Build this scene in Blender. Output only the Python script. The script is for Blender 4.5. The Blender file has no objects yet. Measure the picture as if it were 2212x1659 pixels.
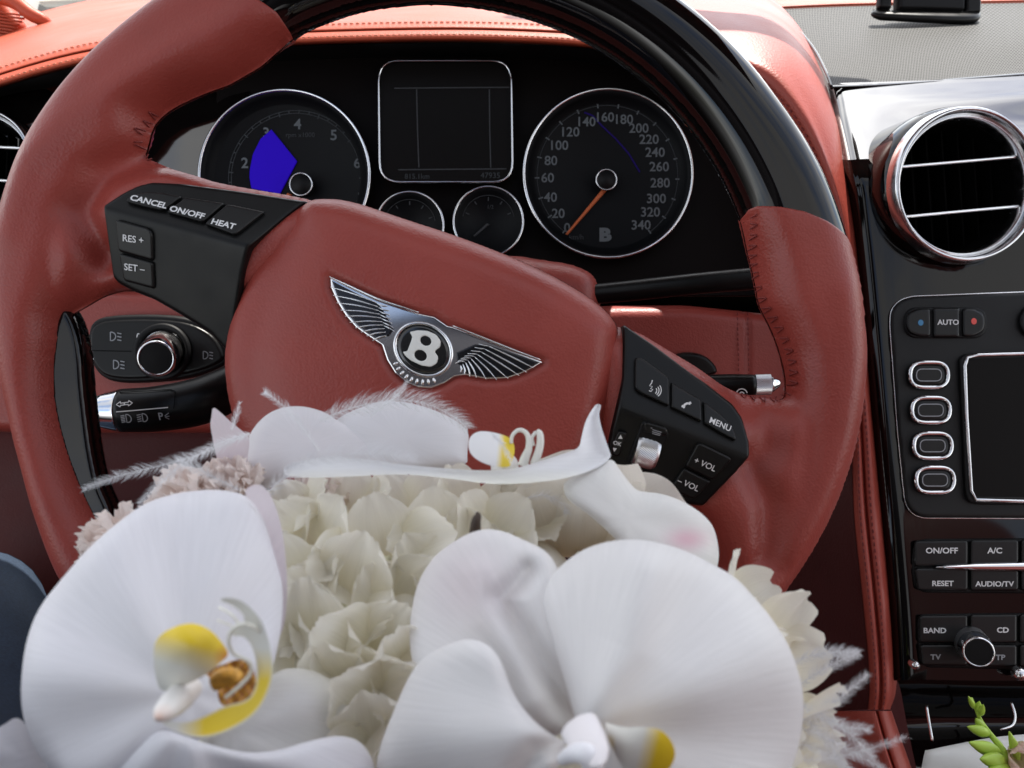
import bpy, bmesh, math, random
import numpy as np
from mathutils import Vector, Matrix, Euler

# ------------------------------------------------------------------ camera, sky, sun, exposure
scene = bpy.context.scene
COL = scene.collection
PITCH = math.radians(28.0)
CAM_Z = 1.0
cam_data = bpy.data.cameras.new('camera')
cam_data.sensor_width = 36.0
cam_data.lens = 31.18
cam_data.clip_start = 0.01
cam_data.clip_end = 200.0
cam_data.dof.use_dof = True
cam_data.dof.focus_distance = 0.45
cam_data.dof.aperture_fstop = 19.0
camera = bpy.data.objects.new('camera', cam_data)
COL.objects.link(camera)
camera.location = (0, 0, CAM_Z)
camera.rotation_euler = (math.pi / 2 - PITCH, 0, 0)
scene.camera = camera
CAMM = Matrix.Translation((0, 0, CAM_Z)) @ Euler((math.pi / 2 - PITCH, 0, 0)).to_matrix().to_4x4()

SUN_EL, SUN_AZ = math.radians(56), math.radians(20)      # azimuth: to the right of straight ahead
TO_SUN = Vector((math.sin(SUN_AZ) * math.cos(SUN_EL), math.cos(SUN_AZ) * math.cos(SUN_EL), math.sin(SUN_EL)))
sun_data = bpy.data.lights.new('sun', 'SUN')
sun_data.energy = 4.0
sun_data.angle = math.radians(0.5)
sun_data.color = (1.0, 0.95, 0.87)
sun = bpy.data.objects.new('sun', sun_data)
COL.objects.link(sun)
sun.rotation_euler = TO_SUN.to_track_quat('Z', 'Y').to_euler()

world = bpy.data.worlds.new('World')
scene.world = world
world.use_nodes = True
wn, wl = world.node_tree.nodes, world.node_tree.links
for n in list(wn):
    wn.remove(n)
w_out = wn.new('ShaderNodeOutputWorld')
w_bg = wn.new('ShaderNodeBackground')
w_bg.inputs['Strength'].default_value = 0.13
w_sky = wn.new('ShaderNodeTexSky')
w_sky.sky_type = 'NISHITA'
w_sky.sun_disc = False
w_sky.sun_elevation = SUN_EL
w_sky.sun_rotation = SUN_AZ
w_tc = wn.new('ShaderNodeTexCoord')
w_noise = wn.new('ShaderNodeTexNoise')
w_noise.inputs['Scale'].default_value = 3.2
w_noise.inputs['Detail'].default_value = 7.0
w_noise.inputs['Roughness'].default_value = 0.58
w_ramp = wn.new('ShaderNodeValToRGB')
w_ramp.color_ramp.elements[0].position = 0.33
w_ramp.color_ramp.elements[1].position = 0.56
w_bw = wn.new('ShaderNodeRGBToBW')
w_mul = wn.new('ShaderNodeMath')
w_mul.operation = 'MULTIPLY'
w_mul.inputs[1].default_value = 2.0
w_mix = wn.new('ShaderNodeMix')
w_mix.data_type = 'RGBA'
wl.new(w_tc.outputs['Generated'], w_noise.inputs['Vector'])
wl.new(w_noise.outputs['Fac'], w_ramp.inputs['Fac'])
wl.new(w_sky.outputs['Color'], w_bw.inputs['Color'])
wl.new(w_bw.outputs['Val'], w_mul.inputs[0])
wl.new(w_ramp.outputs['Color'], w_mix.inputs[0])
wl.new(w_sky.outputs['Color'], w_mix.inputs[6])
wl.new(w_mul.outputs[0], w_mix.inputs[7])
wl.new(w_mix.outputs[2], w_bg.inputs['Color'])
wl.new(w_bg.outputs['Background'], w_out.inputs['Surface'])

vs = scene.view_settings
vs.view_transform = 'Standard'
vs.look = 'None'
vs.exposure = 1.2
vs.gamma = 1.0
vs.use_curve_mapping = False
scene.render.engine = 'CYCLES'
scene.cycles.use_denoising = True
scene.cycles.max_bounces = 8
scene.cycles.caustics_reflective = False
scene.cycles.caustics_refractive = False
rnd = random.Random(7)

# ------------------------------------------------------------------ coordinates
# Sizes are read off in units of 1/1916 of the distance; every thing stands at its own distance d in metres.
F, CX, CY = 1916.0, 1106.0, 829.5


def C(u, v, d):
    return Vector(((u - CX) / F * d, -(v - CY) / F * d, -d))


def dh(v, h):
    """distance of a point that lies h metres below eye level"""
    return -h / ((CY - v) / F * math.cos(PITCH) - math.sin(PITCH))


def plane_map(d0):
    def mp(u, v, z):
        return ((u - CX) / F * d0, -(v - CY) / F * d0, -d0 + z)
    return mp


def ray_map(dfun):
    def mp(u, v, z):
        d = dfun(u, v) - z
        return ((u - CX) / F * d, -(v - CY) / F * d, -d)
    return mp


def t1(p): return [(x / 3, y / 3) for x, y in p]
def t2(p): return [(737.3 + x / 3, y / 3) for x, y in p]
def t3(p): return [(1474.7 + x / 3, y / 3) for x, y in p]
def t4(p): return [(x / 3, 553 + y / 3) for x, y in p]
def t5(p): return [(737.3 + x / 3, 553 + y / 3) for x, y in p]
def t6(p): return [(1474.7 + x / 3, 553 + y / 3) for x, y in p]
def t7(p): return [(x / 3, 1106 + y / 3) for x, y in p]
def t8(p): return [(737.3 + x / 3, 1106 + y / 3) for x, y in p]
def t9(p): return [(1474.7 + x / 3, 1106 + y / 3) for x, y in p]
def tx(p): return [(384 + x * .3224, 823 + y * .3224) for x, y in p]
def ty(p): return [(1042.4 + x * .2728, 823 + y * .2728) for x, y in p]


def chaikin(poly, n=2, closed=True):
    for _ in range(n):
        out = []
        m = len(poly)
        rng = range(m) if closed else range(m - 1)
        if not closed:
            out.append(poly[0])
        for i in rng:
            a, b = poly[i], poly[(i + 1) % m]
            out.append(tuple(a[k] * .75 + b[k] * .25 for k in range(len(a))))
            out.append(tuple(a[k] * .25 + b[k] * .75 for k in range(len(a))))
        if not closed:
            out.append(poly[-1])
        poly = out
    return poly


def rounded(poly, r, n=6):
    out = []
    m = len(poly)
    for i in range(m):
        p = Vector(poly[i]); a = Vector(poly[i - 1]); b = Vector(poly[(i + 1) % m])
        da, db = (a - p), (b - p)
        ra = min(r, da.length * .48); rb = min(r, db.length * .48)
        A = p + da.normalized() * ra; B = p + db.normalized() * rb
        for k in range(n + 1):
            t = k / n
            q = A * (1 - t) ** 2 + p * 2 * t * (1 - t) + B * t * t
            out.append((q.x, q.y))
    return out


def rect(u0, v0, u1, v1, r=0):
    p = [(u0, v0), (u1, v0), (u1, v1), (u0, v1)]
    return rounded(p, r) if r else p


def ellipse(cx, cy, a, b, ang=0, n=40):
    ca, sa = math.cos(ang), math.sin(ang)
    return [(cx + a * math.cos(t) * ca - b * math.sin(t) * sa, cy + a * math.cos(t) * sa + b * math.sin(t) * ca)
            for t in [2 * math.pi * k / n for k in range(n)]]


# ------------------------------------------------------------------ materials
MATS = {}


def mat(name, color, rough=.5, metal=0., spec=.5, bump=None, coat=0., coat_rough=.05, var=0., vscale=40., emit=None, sheen=0., attr=False):
    m = bpy.data.materials.new(name)
    m.use_nodes = True
    nt = m.node_tree
    b = nt.nodes['Principled BSDF']
    b.inputs['Base Color'].default_value = (*color, 1)
    b.inputs['Roughness'].default_value = rough
    b.inputs['Metallic'].default_value = metal
    b.inputs['Specular IOR Level'].default_value = spec
    b.inputs['Coat Weight'].default_value = coat
    b.inputs['Coat Roughness'].default_value = coat_rough
    b.inputs['Sheen Weight'].default_value = sheen
    tc = nt.nodes.new('ShaderNodeTexCoord')
    if var or attr:
        src = None
        if attr:
            at = nt.nodes.new('ShaderNodeAttribute'); at.attribute_name = 'Col'
            src = at.outputs['Color']
        if var:
            nz = nt.nodes.new('ShaderNodeTexNoise')
            nz.inputs['Scale'].default_value = vscale
            nz.inputs['Detail'].default_value = 5
            nt.links.new(tc.outputs['Object'], nz.inputs['Vector'])
            mr = nt.nodes.new('ShaderNodeMapRange')
            mr.inputs[1].default_value = .3; mr.inputs[2].default_value = .7
            mr.inputs[3].default_value = 1 - var; mr.inputs[4].default_value = 1 + var
            nt.links.new(nz.outputs['Fac'], mr.inputs[0])
            hs = nt.nodes.new('ShaderNodeHueSaturation')
            hs.inputs['Color'].default_value = (*color, 1)
            if src:
                nt.links.new(src, hs.inputs['Color'])
            nt.links.new(mr.outputs[0], hs.inputs['Value'])
            src = hs.outputs['Color']
            rr = nt.nodes.new('ShaderNodeMapRange')
            rr.inputs[1].default_value = .3; rr.inputs[2].default_value = .7
            rr.inputs[3].default_value = max(rough - .06, 0); rr.inputs[4].default_value = rough + .06
            nt.links.new(nz.outputs['Fac'], rr.inputs[0])
            nt.links.new(rr.outputs[0], b.inputs['Roughness'])
        nt.links.new(src, b.inputs['Base Color'])
    if bump:
        kind, sc, st, dist = bump
        bp = nt.nodes.new('ShaderNodeBump')
        bp.inputs['Strength'].default_value = st
        bp.inputs['Distance'].default_value = dist
        if kind == 'leather':
            vo = nt.nodes.new('ShaderNodeTexVoronoi')
            vo.feature = 'SMOOTH_F1'
            vo.inputs['Scale'].default_value = sc
            n2 = nt.nodes.new('ShaderNodeTexNoise')
            n2.inputs['Scale'].default_value = sc * .35
            n2.inputs['Detail'].default_value = 4
            ad = nt.nodes.new('ShaderNodeMath'); ad.operation = 'ADD'
            nt.links.new(tc.outputs['Object'], vo.inputs['Vector'])
            nt.links.new(tc.outputs['Object'], n2.inputs['Vector'])
            nt.links.new(vo.outputs['Distance'], ad.inputs[0])
            nt.links.new(n2.outputs['Fac'], ad.inputs[1])
            h = ad.outputs[0]
        else:
            n2 = nt.nodes.new('ShaderNodeTexNoise')
            n2.inputs['Scale'].default_value = sc
            n2.inputs['Detail'].default_value = 4
            nt.links.new(tc.outputs['Object'], n2.inputs['Vector'])
            h = n2.outputs['Fac']
        nt.links.new(h, bp.inputs['Height'])
        nt.links.new(bp.outputs['Normal'], b.inputs['Normal'])
    if emit:
        b.inputs['Emission Color'].default_value = (*emit[0], 1)
        b.inputs['Emission Strength'].default_value = emit[1]
    MATS[name] = m
    return m


def petal_mat(name, trans=.3, rough=.5, bump=.15, bscale=160.):
    m = bpy.data.materials.new(name)
    m.use_nodes = True
    nt = m.node_tree
    b = nt.nodes['Principled BSDF']
    out = nt.nodes['Material Output']
    at = nt.nodes.new('ShaderNodeAttribute'); at.attribute_name = 'Col'
    b.inputs['Roughness'].default_value = rough
    b.inputs['Specular IOR Level'].default_value = .25
    b.inputs['Sheen Weight'].default_value = .15
    tr = nt.nodes.new('ShaderNodeBsdfTranslucent')
    mx = nt.nodes.new('ShaderNodeMixShader'); mx.inputs[0].default_value = trans
    tc = nt.nodes.new('ShaderNodeTexCoord')
    uvn = nt.nodes.new('ShaderNodeUVMap'); uvn.uv_map = 'UVMap'
    mp = nt.nodes.new('ShaderNodeMapping'); mp.inputs['Scale'].default_value = (26, 1.6, 1)
    nz = nt.nodes.new('ShaderNodeTexNoise'); nz.inputs['Scale'].default_value = 1.6; nz.inputs['Detail'].default_value = 3
    n2 = nt.nodes.new('ShaderNodeTexNoise'); n2.inputs['Scale'].default_value = bscale * 6; n2.inputs['Detail'].default_value = 2
    ad = nt.nodes.new('ShaderNodeMath'); ad.operation = 'MULTIPLY_ADD'; ad.inputs[1].default_value = .25
    bp = nt.nodes.new('ShaderNodeBump'); bp.inputs['Strength'].default_value = bump; bp.inputs['Distance'].default_value = .0012
    nt.links.new(uvn.outputs['UV'], mp.inputs['Vector'])
    nt.links.new(mp.outputs['Vector'], nz.inputs['Vector'])
    nt.links.new(tc.outputs['Object'], n2.inputs['Vector'])
    nt.links.new(n2.outputs['Fac'], ad.inputs[0])
    nt.links.new(nz.outputs['Fac'], ad.inputs[2])
    nt.links.new(ad.outputs[0], bp.inputs['Height'])
    nt.links.new(bp.outputs['Normal'], b.inputs['Normal'])
    # faint veins and blotches in the petal's own colour
    mr = nt.nodes.new('ShaderNodeMapRange')
    mr.inputs[1].default_value = .3; mr.inputs[2].default_value = .7; mr.inputs[3].default_value = .965; mr.inputs[4].default_value = 1.02
    hs = nt.nodes.new('ShaderNodeHueSaturation')
    nt.links.new(nz.outputs['Fac'], mr.inputs[0])
    nt.links.new(mr.outputs[0], hs.inputs['Value'])
    nt.links.new(at.outputs['Color'], hs.inputs['Color'])
    nt.links.new(hs.outputs['Color'], b.inputs['Base Color'])
    nt.links.new(hs.outputs['Color'], tr.inputs['Color'])
    nt.links.new(b.outputs[0], mx.inputs[1])
    nt.links.new(tr.outputs[0], mx.inputs[2])
    nt.links.new(mx.outputs[0], out.inputs['Surface'])
    MATS[name] = m
    return m


LEATHER_C = (.285, .046, .034)
mat('leather', LEATHER_C, .42, spec=.42, bump=('leather', 1000, .26, .0006), var=.06, vscale=30)
mat('sunlit_dash_leather', (.40, .068, .030), .5, spec=.3, bump=('leather', 800, .2, .0006), var=.05, vscale=20)  # dash leather with warm sunlight put into its colour
mat('shaded_pad_leather', (.36, .062, .042), .45, spec=.4, bump=('leather', 800, .25, .0006), var=.05, vscale=20)  # same dash leather, its shade put into the colour for hood and console edge
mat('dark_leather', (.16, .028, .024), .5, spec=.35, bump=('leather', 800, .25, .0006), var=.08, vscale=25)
mat('darkened_leather', (.07, .013, .012), .6, spec=.25, bump=('leather', 800, .25, .0006), var=.08, vscale=25)  # darker leather; on side panel and seats shade is put into the colour
mat('thread', (.19, .026, .022), .7)
mat('dash_thread', (.80, .26, .15), .6)
mat('lacquer', (.003, .0022, .0022), .05, spec=.45)
mat('veneer', (.004, .003, .003), .05, spec=1., coat=1., coat_rough=.03)
mat('black_plastic', (.005, .005, .005), .34, spec=.25, bump=('noise', 2500, .06, .0003), var=.1, vscale=60)
mat('button', (.008, .008, .008), .32, spec=.3, bump=('noise', 3000, .05, .0002))
mat('soft_black', (.004, .004, .0045), .55, spec=.25)
mat('void', (.002, .002, .002), .9, spec=.05)
mat('panel_grey', (.011, .011, .011), .5, spec=.25, bump=('noise', 3500, .08, .0002), var=.06, vscale=50)
mat('screen', (.006, .005, .0045), .4, spec=.1)
mat('fascia', (.004, .0022, .002), .5, spec=.1)
mat('dial', (.004, .0045, .0055), .55, spec=.15)
mat('dial_print', (.13, .145, .155), .6, spec=.2)
mat('dial_print_dim', (.05, .055, .06), .6, spec=.2)
mat('screen_line', (.05, .052, .056), .6, spec=.2)
mat('needle', (.55, .12, .03), .5)
mat('blue', (.02, .002, .40), .5, spec=.1, emit=((.02, .0, .5), .14))  # slight glow stands for a blue reflection on the rev counter
mat('chrome', (.80, .80, .81), .1, metal=1.)
mat('satin_chrome', (.74, .74, .75), .22, metal=1., var=.08, vscale=200)
mat('knurl', (.72, .72, .73), .3, metal=1.)
mat('print', (.72, .72, .72), .5, spec=.3)
mat('print_dim', (.30, .31, .33), .5, spec=.3)
mat('enamel_black', (.006, .006, .006), .15, coat=1.)
mat('enamel_white', (.78, .78, .74), .3, coat=.5)
mat('blue_dot', (.05, .22, .42), .5)
mat('red_dot', (.75, .09, .07), .5)
mat('denim', (.03, .045, .072), .85, spec=.15, bump=('noise', 1800, .6, .0008), var=.3, vscale=700)
mat('carpet', (.03, .006, .006), .95, spec=.05, bump=('noise', 900, .6, .002))
mat('beige', (.66, .62, .52), .6, var=.06, vscale=40)
mat('glass_black', (.004, .004, .005), .08, spec=.5, coat=.6)
mat('seed', (.05, .032, .022), .6, var=.2, vscale=300)
mat('paper', (.62, .62, .60), .55, bump=('noise', 60, .3, .002), var=.05)
mat('stem', (.36, .52, .06), .45, spec=.4, var=.15, vscale=120)
mat('feather', (.86, .86, .88), .7, spec=.2)
mat('shade_panel_brown', (.10, .055, .05), .8)  # for the added panel above the frame
petal_mat('orchid', .16, .5, .10)
petal_mat('soft_petal', .48, .55, .35)
mat('waxy', (.8, .8, .8), .4, spec=.4, attr=True)

# ------------------------------------------------------------------ object helpers
ORG = {}


def thing(name, label, cat, org, group=None):
    o = bpy.data.objects.new(name, None)
    o.empty_display_size = .02
    COL.objects.link(o)
    c = C(*org)
    o.matrix_world = CAMM @ Matrix.Translation(c)
    o['label'] = label; o['category'] = cat
    if group:
        o['group'] = group
    ORG[o.name] = c
    return o


def root_of(o):
    while o.parent:
        o = o.parent
    return o


def mk(name, V, faces, m, par, smooth=True, kind=None, cols=None, uvs=None):
    off = ORG[root_of(par).name] if par is not None else Vector((0, 0, 0))
    V = np.asarray([tuple(v) for v in V], dtype=float) - np.array(off)
    me = bpy.data.meshes.new(name)
    me.from_pydata([tuple(v) for v in V], [], [tuple(int(i) for i in f) for f in faces])
    me.materials.append(MATS[m])
    if smooth:
        me.polygons.foreach_set('use_smooth', [True] * len(me.polygons))
    if cols is not None:
        ca = me.color_attributes.new('Col', 'FLOAT_COLOR', 'POINT')
        flat = np.ones((len(V), 4)); flat[:, :3] = np.asarray(cols)
        ca.data.foreach_set('color', flat.ravel())
    if uvs is not None:
        ul = me.uv_layers.new(name='UVMap')
        idx = np.empty(len(me.loops), dtype=np.int64)
        me.loops.foreach_get('vertex_index', idx)
        ul.data.foreach_set('uv', np.asarray(uvs, dtype=float)[idx].ravel())
    me.update()
    o = bpy.data.objects.new(name, me)
    COL.objects.link(o)
    o.parent = par
    if kind:
        o['kind'] = kind
    return o


def structure(name, V, faces, m):
    """a piece of the setting, vertices in camera-independent world space"""
    o = mk(name, [CAMM @ Vector(v) for v in V], faces, m, None)
    o['kind'] = 'structure'
    return o


def sd_poly(P, poly):
    """signed distance, positive inside"""
    A = np.asarray(poly, float); B = np.roll(A, -1, 0)
    best = np.full(len(P), 1e18); ins = np.zeros(len(P), bool)
    for a, b in zip(A, B):
        e = b - a
        w = P - a
        t = np.clip((w @ e) / max(e @ e, 1e-12), 0, 1)
        q = w - t[:, None] * e
        best = np.minimum(best, (q * q).sum(1))
        c = (a[1] <= P[:, 1]) != (b[1] <= P[:, 1])
        if abs(e[1]) > 1e-12:
            ins ^= c & (P[:, 0] < a[0] + (P[:, 1] - a[1]) / e[1] * e[0])
    return np.where(ins, 1, -1) * np.sqrt(best)


def grid_fill(sdf, bbox, step):
    u0, v0, u1, v1 = bbox
    nx, ny = int((u1 - u0) / step) + 3, int((v1 - v0) / step) + 3
    X, Y = np.meshgrid(u0 - step + np.arange(nx) * step, v0 - step + np.arange(ny) * step)
    P = np.stack([X.ravel(), Y.ravel()], 1)
    S = sdf(P)
    ins = (S > 0).reshape(ny, nx)
    cell = ins[:-1, :-1] | ins[1:, :-1] | ins[:-1, 1:] | ins[1:, 1:]
    jj, ii = np.nonzero(cell)
    a = jj * nx + ii
    quads = np.stack([a, a + 1, a + nx + 1, a + nx], 1)
    used = np.unique(quads)
    remap = np.full(nx * ny, -1); remap[used] = np.arange(len(used))
    quads = remap[quads]
    P = P[used].copy(); S = S[used].copy()
    out = np.nonzero(S <= 0)[0]
    e = step * .1
    for _ in range(3):
        p = P[out]
        s = sdf(p)
        gx = (sdf(p + [e, 0]) - sdf(p - [e, 0])) / (2 * e)
        gy = (sdf(p + [0, e]) - sdf(p - [0, e])) / (2 * e)
        gl = np.sqrt(gx * gx + gy * gy) + 1e-6
        P[out] = p - (s / gl)[:, None] * np.stack([gx / gl, gy / gl], 1)
    S[out] = 0
    return P, S, quads


def poly_bbox(poly):
    A = np.asarray(poly)
    return A[:, 0].min(), A[:, 1].min(), A[:, 0].max(), A[:, 1].max()


def dome(t):
    t = np.clip(t, 0, 1)
    return np.sqrt(np.maximum(1 - (1 - t) ** 2, 0))


def smooth_heights(Z, S, quads, n):
    E = np.concatenate([quads[:, [0, 1]], quads[:, [1, 2]], quads[:, [2, 3]], quads[:, [3, 0]]])
    cnt = np.bincount(E.ravel(), minlength=len(Z)).astype(float)
    inner = S > 4
    for _ in range(n):
        acc = np.bincount(E[:, 0], Z[E[:, 1]], len(Z)) + np.bincount(E[:, 1], Z[E[:, 0]], len(Z))
        Zn = acc / cnt
        Z = np.where(inner, Zn, Z)
    return Z


def relief(name, poly, mp, par, m, lift=.001, w=4., step=3., zf=None, back=None, holes=(), kind=None, extra=None, sm=0, smooth=True):
    """solid raised from a surface: outline poly, rounded shoulders w wide, lift high; zf(P) is the surface under it"""
    if callable(poly):
        sdf, bb = poly, holes
    else:
        def sdf(P):
            s = sd_poly(P, poly)
            for h in holes:
                s = np.minimum(s, -sd_poly(P, h))
            return s
        bb = poly_bbox(poly)
    P, S, Q = grid_fill(sdf, bb, step)
    base = zf(P) if zf else np.zeros(len(P))
    Z = lift * dome(S / w)
    if extra is not None:
        Z = Z + extra(P, S)
    if sm:
        Z = smooth_heights(Z, S, Q, sm)
    Z = Z + base
    V = [mp(P[i, 0], P[i, 1], Z[i]) for i in range(len(P))]
    faces = [tuple(q[::-1]) for q in Q]
    if back is not None:
        n = len(V)
        Zb = base - back * dome(S / w)
        V += [mp(P[i, 0], P[i, 1], Zb[i]) for i in range(n)]
        faces += [tuple(q + n) for q in Q]
    return mk(name, V, faces, m, par, smooth=smooth, kind=kind)


def plate(name, poly, d, t, m, par, bevel=1.5, mp=None, zf=None, smooth=False):
    """flat plate with a bevelled front edge; outline in units, front face t metres proud of d"""
    mp = mp or plane_map(d)
    A = np.asarray(poly, float)
    area = .5 * np.sum(A[:, 0] * np.roll(A[:, 1], -1) - np.roll(A[:, 0], -1) * A[:, 1])
    if area < 0:
        A = A[::-1]
    e = np.roll(A, -1, 0) - A
    nrm = np.stack([-e[:, 1], e[:, 0]], 1) / (np.linalg.norm(e, axis=1, keepdims=True) + 1e-9)
    vn = nrm + np.roll(nrm, 1, 0)
    vn /= (np.linalg.norm(vn, axis=1, keepdims=True) + 1e-9)
    I = A + vn * bevel
    n = len(A)
    bz = bevel * d / F
    z0 = (lambda P: np.zeros(len(P))) if zf is None else zf
    za, zi = z0(A), z0(I)
    V = [mp(A[i, 0], A[i, 1], za[i] - .001) for i in range(n)]
    V += [mp(A[i, 0], A[i, 1], za[i] + t - min(bz, t * .8)) for i in range(n)]
    V += [mp(I[i, 0], I[i, 1], zi[i] + t) for i in range(n)]
    f = []
    for i in range(n):
        j = (i + 1) % n
        f.append((i + n, j + n, j, i)); f.append((i + 2 * n, j + 2 * n, j + n, i + n))
    f.append(tuple(range(3 * n - 1, 2 * n - 1, -1)))
    return mk(name, V, f, m, par, smooth=smooth)


def tube_mesh(path, rad, n=10, cap=True):
    pts = [Vector(p) for p in path]
    R = rad if hasattr(rad, '__len__') else [rad] * len(pts)
    V, Fc = [], []
    prev = None
    for i, p in enumerate(pts):
        t = (pts[min(i + 1, len(pts) - 1)] - pts[max(i - 1, 0)]).normalized()
        a = prev - t * prev.dot(t) if prev is not None else t.orthogonal()
        if a.length < 1e-6:
            a = t.orthogonal()
        a.normalize(); prev = a
        b = t.cross(a)
        for k in range(n):
            th = 2 * math.pi * k / n
            V.append(p + (a * math.cos(th) + b * math.sin(th)) * R[i])
    for i in range(len(pts) - 1):
        for k in range(n):
            k2 = (k + 1) % n
            Fc.append((i * n + k, i * n + k2, (i + 1) * n + k2, (i + 1) * n + k))
    if cap:
        Fc.append(tuple(range(n - 1, -1, -1)))
        Fc.append(tuple(range((len(pts) - 1) * n, len(pts) * n)))
    return V, Fc


def spline(pts, k=6):
    """Catmull-Rom through points of any dimension"""
    pts = [np.asarray(p, float) for p in pts]
    P = [2 * pts[0] - pts[1]] + pts + [2 * pts[-1] - pts[-2]]
    out = []
    for i in range(1, len(P) - 2):
        for j in range(k):
            t = j / k
            out.append(.5 * ((2 * P[i]) + (-P[i - 1] + P[i + 1]) * t + (2 * P[i - 1] - 5 * P[i] + 4 * P[i + 1] - P[i + 2]) * t * t
                             + (-P[i - 1] + 3 * P[i] - 3 * P[i + 1] + P[i + 2]) * t ** 3))
    out.append(pts[-1])
    return out


def tube(name, pts, rad, m, par, n=10, k=5, units=True, kind=None):
    """pts (u,v,d); rad in units (scaled by distance)"""
    if hasattr(rad, '__len__'):
        pr = spline([(*p, r) for p, r in zip(pts, rad)], k)
    else:
        pr = spline([(*p, rad) for p in pts], k)
    path = [C(*p[:3]) for p in pr]
    R = [max(p[3], .05) * p[2] / F for p in pr]
    V, Fc = tube_mesh(path, R, n)
    return mk(name, V, Fc, m, par, kind=kind)


def loft(name, rows, m, par, ku=5, kv=5, kind=None, thick=0., extra=None):
    """surface through rows of (u,v,d)"""
    L = len(rows[0])
    R1 = [spline(r, ku) for r in rows]
    cols = [spline([R1[j][i] for j in range(len(R1))], kv) for i in range(len(R1[0]))]
    nu, nv = len(cols), len(cols[0])
    V, uv = [], []
    for i in range(nu):
        for j in range(nv):
            p = cols[i][j]
            if extra:
                p = extra(p, i / (nu - 1), j / (nv - 1))
            V.append(C(*p)); uv.append((i / (nu - 1), j / (nv - 1)))
    Fc = [(i * nv + j, i * nv + j + 1, (i + 1) * nv + j + 1, (i + 1) * nv + j) for i in range(nu - 1) for j in range(nv - 1)]
    o = mk(name, V, Fc, m, par, uvs=uv, kind=kind)
    if thick:
        s = o.modifiers.new('thickness', 'SOLIDIFY'); s.thickness = thick; s.offset = 0
    return o


def lathe(name, c, prof, m, par, axis=(0, 0, 1), n=56, ell=(1, 1, 0), caps=False):
    """prof: (radius units, z metres towards the viewer along axis)"""
    c0 = C(*c); s = c[2] / F
    ax = Vector(axis).normalized()
    a = Vector((1, 0, 0)); a = (a - ax * a.dot(ax)).normalized(); b = ax.cross(a)
    ca, sa = math.cos(ell[2]), math.sin(ell[2])
    V, Fc = [], []
    for r, z in prof:
        for k in range(n):
            th = 2 * math.pi * k / n
            x, y = ell[0] * math.cos(th), ell[1] * math.sin(th)
            x, y = x * ca - y * sa, x * sa + y * ca
            V.append(c0 + (a * x + b * y) * r * s + ax * z)
    for i in range(len(prof) - 1):
        for k in range(n):
            k2 = (k + 1) % n
            Fc.append((i * n + k, i * n + k2, (i + 1) * n + k2, (i + 1) * n + k))
    if caps:
        Fc.append(tuple((len(prof) - 1) * n + k for k in range(n)))
    return mk(name, V, Fc, m, par)


def ring(name, c, R, r, m, par, rz=None, n=72, ell=(1, 1, 0), axis=(0, 0, 1)):
    s = c[2] / F
    rz = r if rz is None else rz
    prof = [(R + r * math.cos(t), rz * s * math.sin(t)) for t in [2 * math.pi * k / 12 for k in range(13)]]
    return lathe(name, c, prof, m, par, n=n, ell=ell, axis=axis)


def lettering(s, u, v, size, m, par, mp, ang=0., zf=None, lift=.0004, name='lettering', bold=.0, sx=1.):
    cu = bpy.data.curves.new('lettering', 'FONT')
    cu.body = s; cu.size = 1; cu.align_x = 'CENTER'; cu.align_y = 'CENTER'
    cu.offset = bold; cu.resolution_u = 3
    o = bpy.data.objects.new('tmp_text', cu)
    COL.objects.link(o)
    dg = bpy.context.evaluated_depsgraph_get()
    me = bpy.data.meshes.new_from_object(o.evaluated_get(dg))
    bpy.data.objects.remove(o); bpy.data.curves.remove(cu)
    X = np.array([tuple(p.co) for p in me.vertices]).reshape(-1, 3)
    faces = [tuple(p.vertices) for p in me.polygons]
    bpy.data.meshes.remove(me)
    X[:, :2] -= (X[:, :2].max(0) + X[:, :2].min(0)) / 2
    k = size / .70
    x, y = X[:, 0] * k * sx, -X[:, 1] * k
    ca, sa = math.cos(ang), math.sin(ang)
    P = np.stack([u + x * ca - y * sa, v + x * sa + y * ca], 1)
    Z = (zf(P) if zf else np.zeros(len(P))) + lift
    return mk(name, [mp(P[i, 0], P[i, 1], Z[i]) for i in range(len(P))], faces, m, par, smooth=False)


def strokes(name, lines, wd, m, par, mp, zf=None, lift=.0004):
    """printed mark drawn as flat ribbons"""
    V, Fc = [], []
    for ln in lines:
        A = np.asarray(ln, float)
        t = np.gradient(A, axis=0); t /= np.linalg.norm(t, axis=1, keepdims=True) + 1e-9
        nn = np.stack([-t[:, 1], t[:, 0]], 1) * wd / 2
        P = np.concatenate([A + nn, A - nn])
        Z = (zf(P) if zf else np.zeros(len(P))) + lift
        b = len(V); n = len(A)
        V += [mp(P[i, 0], P[i, 1], Z[i]) for i in range(2 * n)]
        Fc += [(b + i, b + i + 1, b + n + i + 1, b + n + i) for i in range(n - 1)]
    return mk(name, V, Fc, m, par, smooth=False)


def arc(cx, cy, r, a0, a1, n=12):
    return [(cx + r * math.cos(math.radians(a0 + (a1 - a0) * k / n)), cy + r * math.sin(math.radians(a0 + (a1 - a0) * k / n))) for k in range(n + 1)]


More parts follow.
